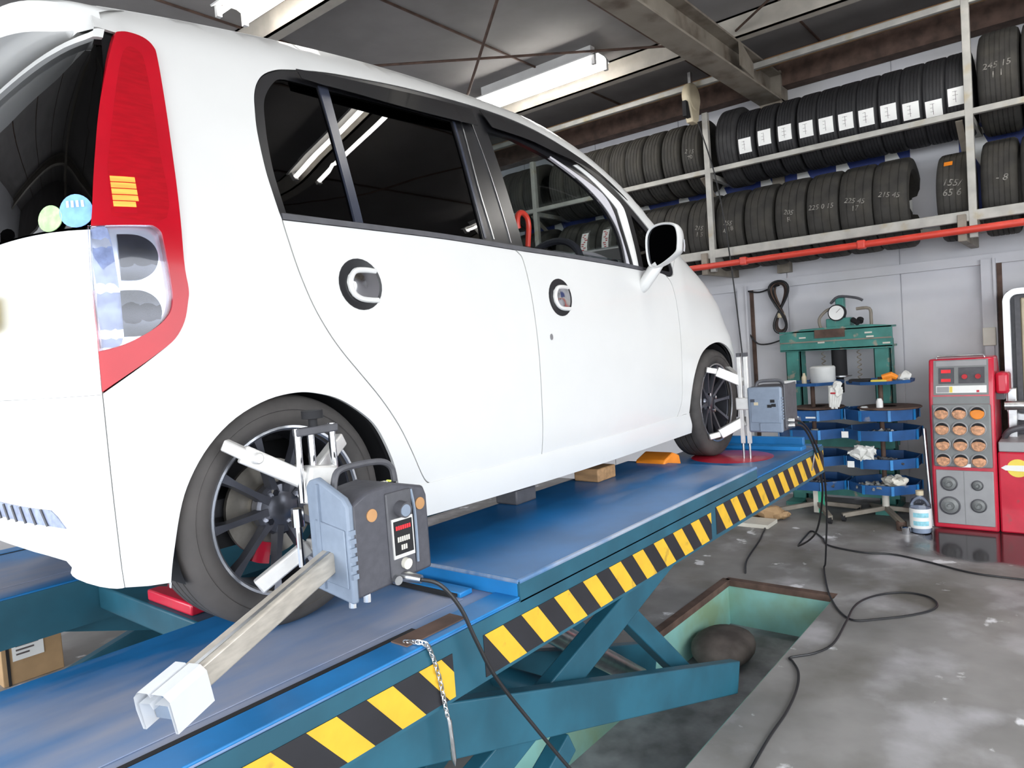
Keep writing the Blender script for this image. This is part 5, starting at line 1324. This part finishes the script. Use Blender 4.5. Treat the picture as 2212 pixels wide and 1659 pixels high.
tc_ = thing('tyre_changer', (4.85, -1.25, FLOOR), 'low red tyre changer body with grey top at the right edge', 'machine')
obj('base_box', MB().box(4.545, 4.94, -1.70, -.990, FLOOR, -.27), 'machred', tc_, bevel=.012)
obj('top_plate', MB().box(4.55, 4.93, -1.70, -.995, -.27, -.205), 'panelgrey', tc_, bevel=.006)
obj('white_arrow', MB().prism([(-1.005,-.372),(-1.03,-.355),(-1.16,-.352),(-1.16,-.392),(-1.03,-.388)], 4.538, 4.546, 'x'), 'paper', tc_)
obj('yellow_badge', MB().cyl((4.546,-1.095,-.372), (4.541,-1.095,-.372), .058, 24), 'yellow', tc_)
obj('column', MB().box(4.80, 4.86, -1.085, -1.035, -.21, .12), 'steel', tc_, bevel=.004)
obj('tool_arm', MB().tube(cr([(4.7,-1.02,-.19),(4.68,-1.05,-.15),(4.70,-1.12,-.13),(4.8,-1.2,-.15)], 5), .02, 10).box(4.66,4.74,-1.03,-.985,.06,.12), 'darkgrey', tc_)

# bottle and bits on the floor beside it
bo = thing('fluid_bottle', (4.36, -.565, FLOOR), 'clear plastic bottle with white and cyan label on the floor by the red machine', 'bottle')
obj('bottle_body', MB().lathe([(0,0),(.058,0),(.064,.012),(.064,.19),(.050,.225),(.022,.245),(.020,.262),(0,.262)], (4.36,-.565,FLOOR), 'z', 24), 'bottle', bo)
obj('liquid', MB().lathe([(0,.004),(.055,.006),(.060,.014),(.060,.17),(0,.17)], (4.36,-.565,FLOOR), 'z', 24), 'fluid', bo)
obj('label_band', MB().lathe([(.0650,.040),(.0652,.045),(.0652,.165),(.0650,.17)], (4.36,-.565,FLOOR), 'z', 24), 'paper', bo)
for z in (.060, .115): obj('label_stripe', MB().lathe([(.0656,z),(.0656,z+.030)], (4.36,-.565,FLOOR), 'z', 24, a0=2.6, a1=4.1), 'cyan', bo)
obj('cap', MB().cyl((4.36,-.565,FLOOR+.255), (4.36,-.565,FLOOR+.285), .024, 16), 'cream', bo)
lathe_obj('rusty_can', [(0,0),(.032,0),(.034,.05),(.030,.06),(0,.06)], (4.38, -.445, FLOOR), 'rust', 'small rusty can on the floor left of the clear bottle', 'can', 16)
lathe_obj('steel_cup', [(0,0),(.025,0),(.030,.045),(.02,.05),(0,.05)], (4.29, -.490, FLOOR), 'chrome', 'small shiny steel cup on the floor before the bottle', 'cup', 16)
tag(obj('tan_sack', MB().add(*crumple(blob(4.35, .45, FLOOR+.05, .09, .15, .05, .7, 14), .05, 12, 3.)), 'card', smooth=25), 'tan sack lying on the floor beyond the runway end', 'sack')
tag(obj('white_board', MB().box(4.05, 4.25, .35, .62, FLOOR+.002, FLOOR+.03), 'offwhite'), 'flat white board on the floor in front of the tan sack', 'board')
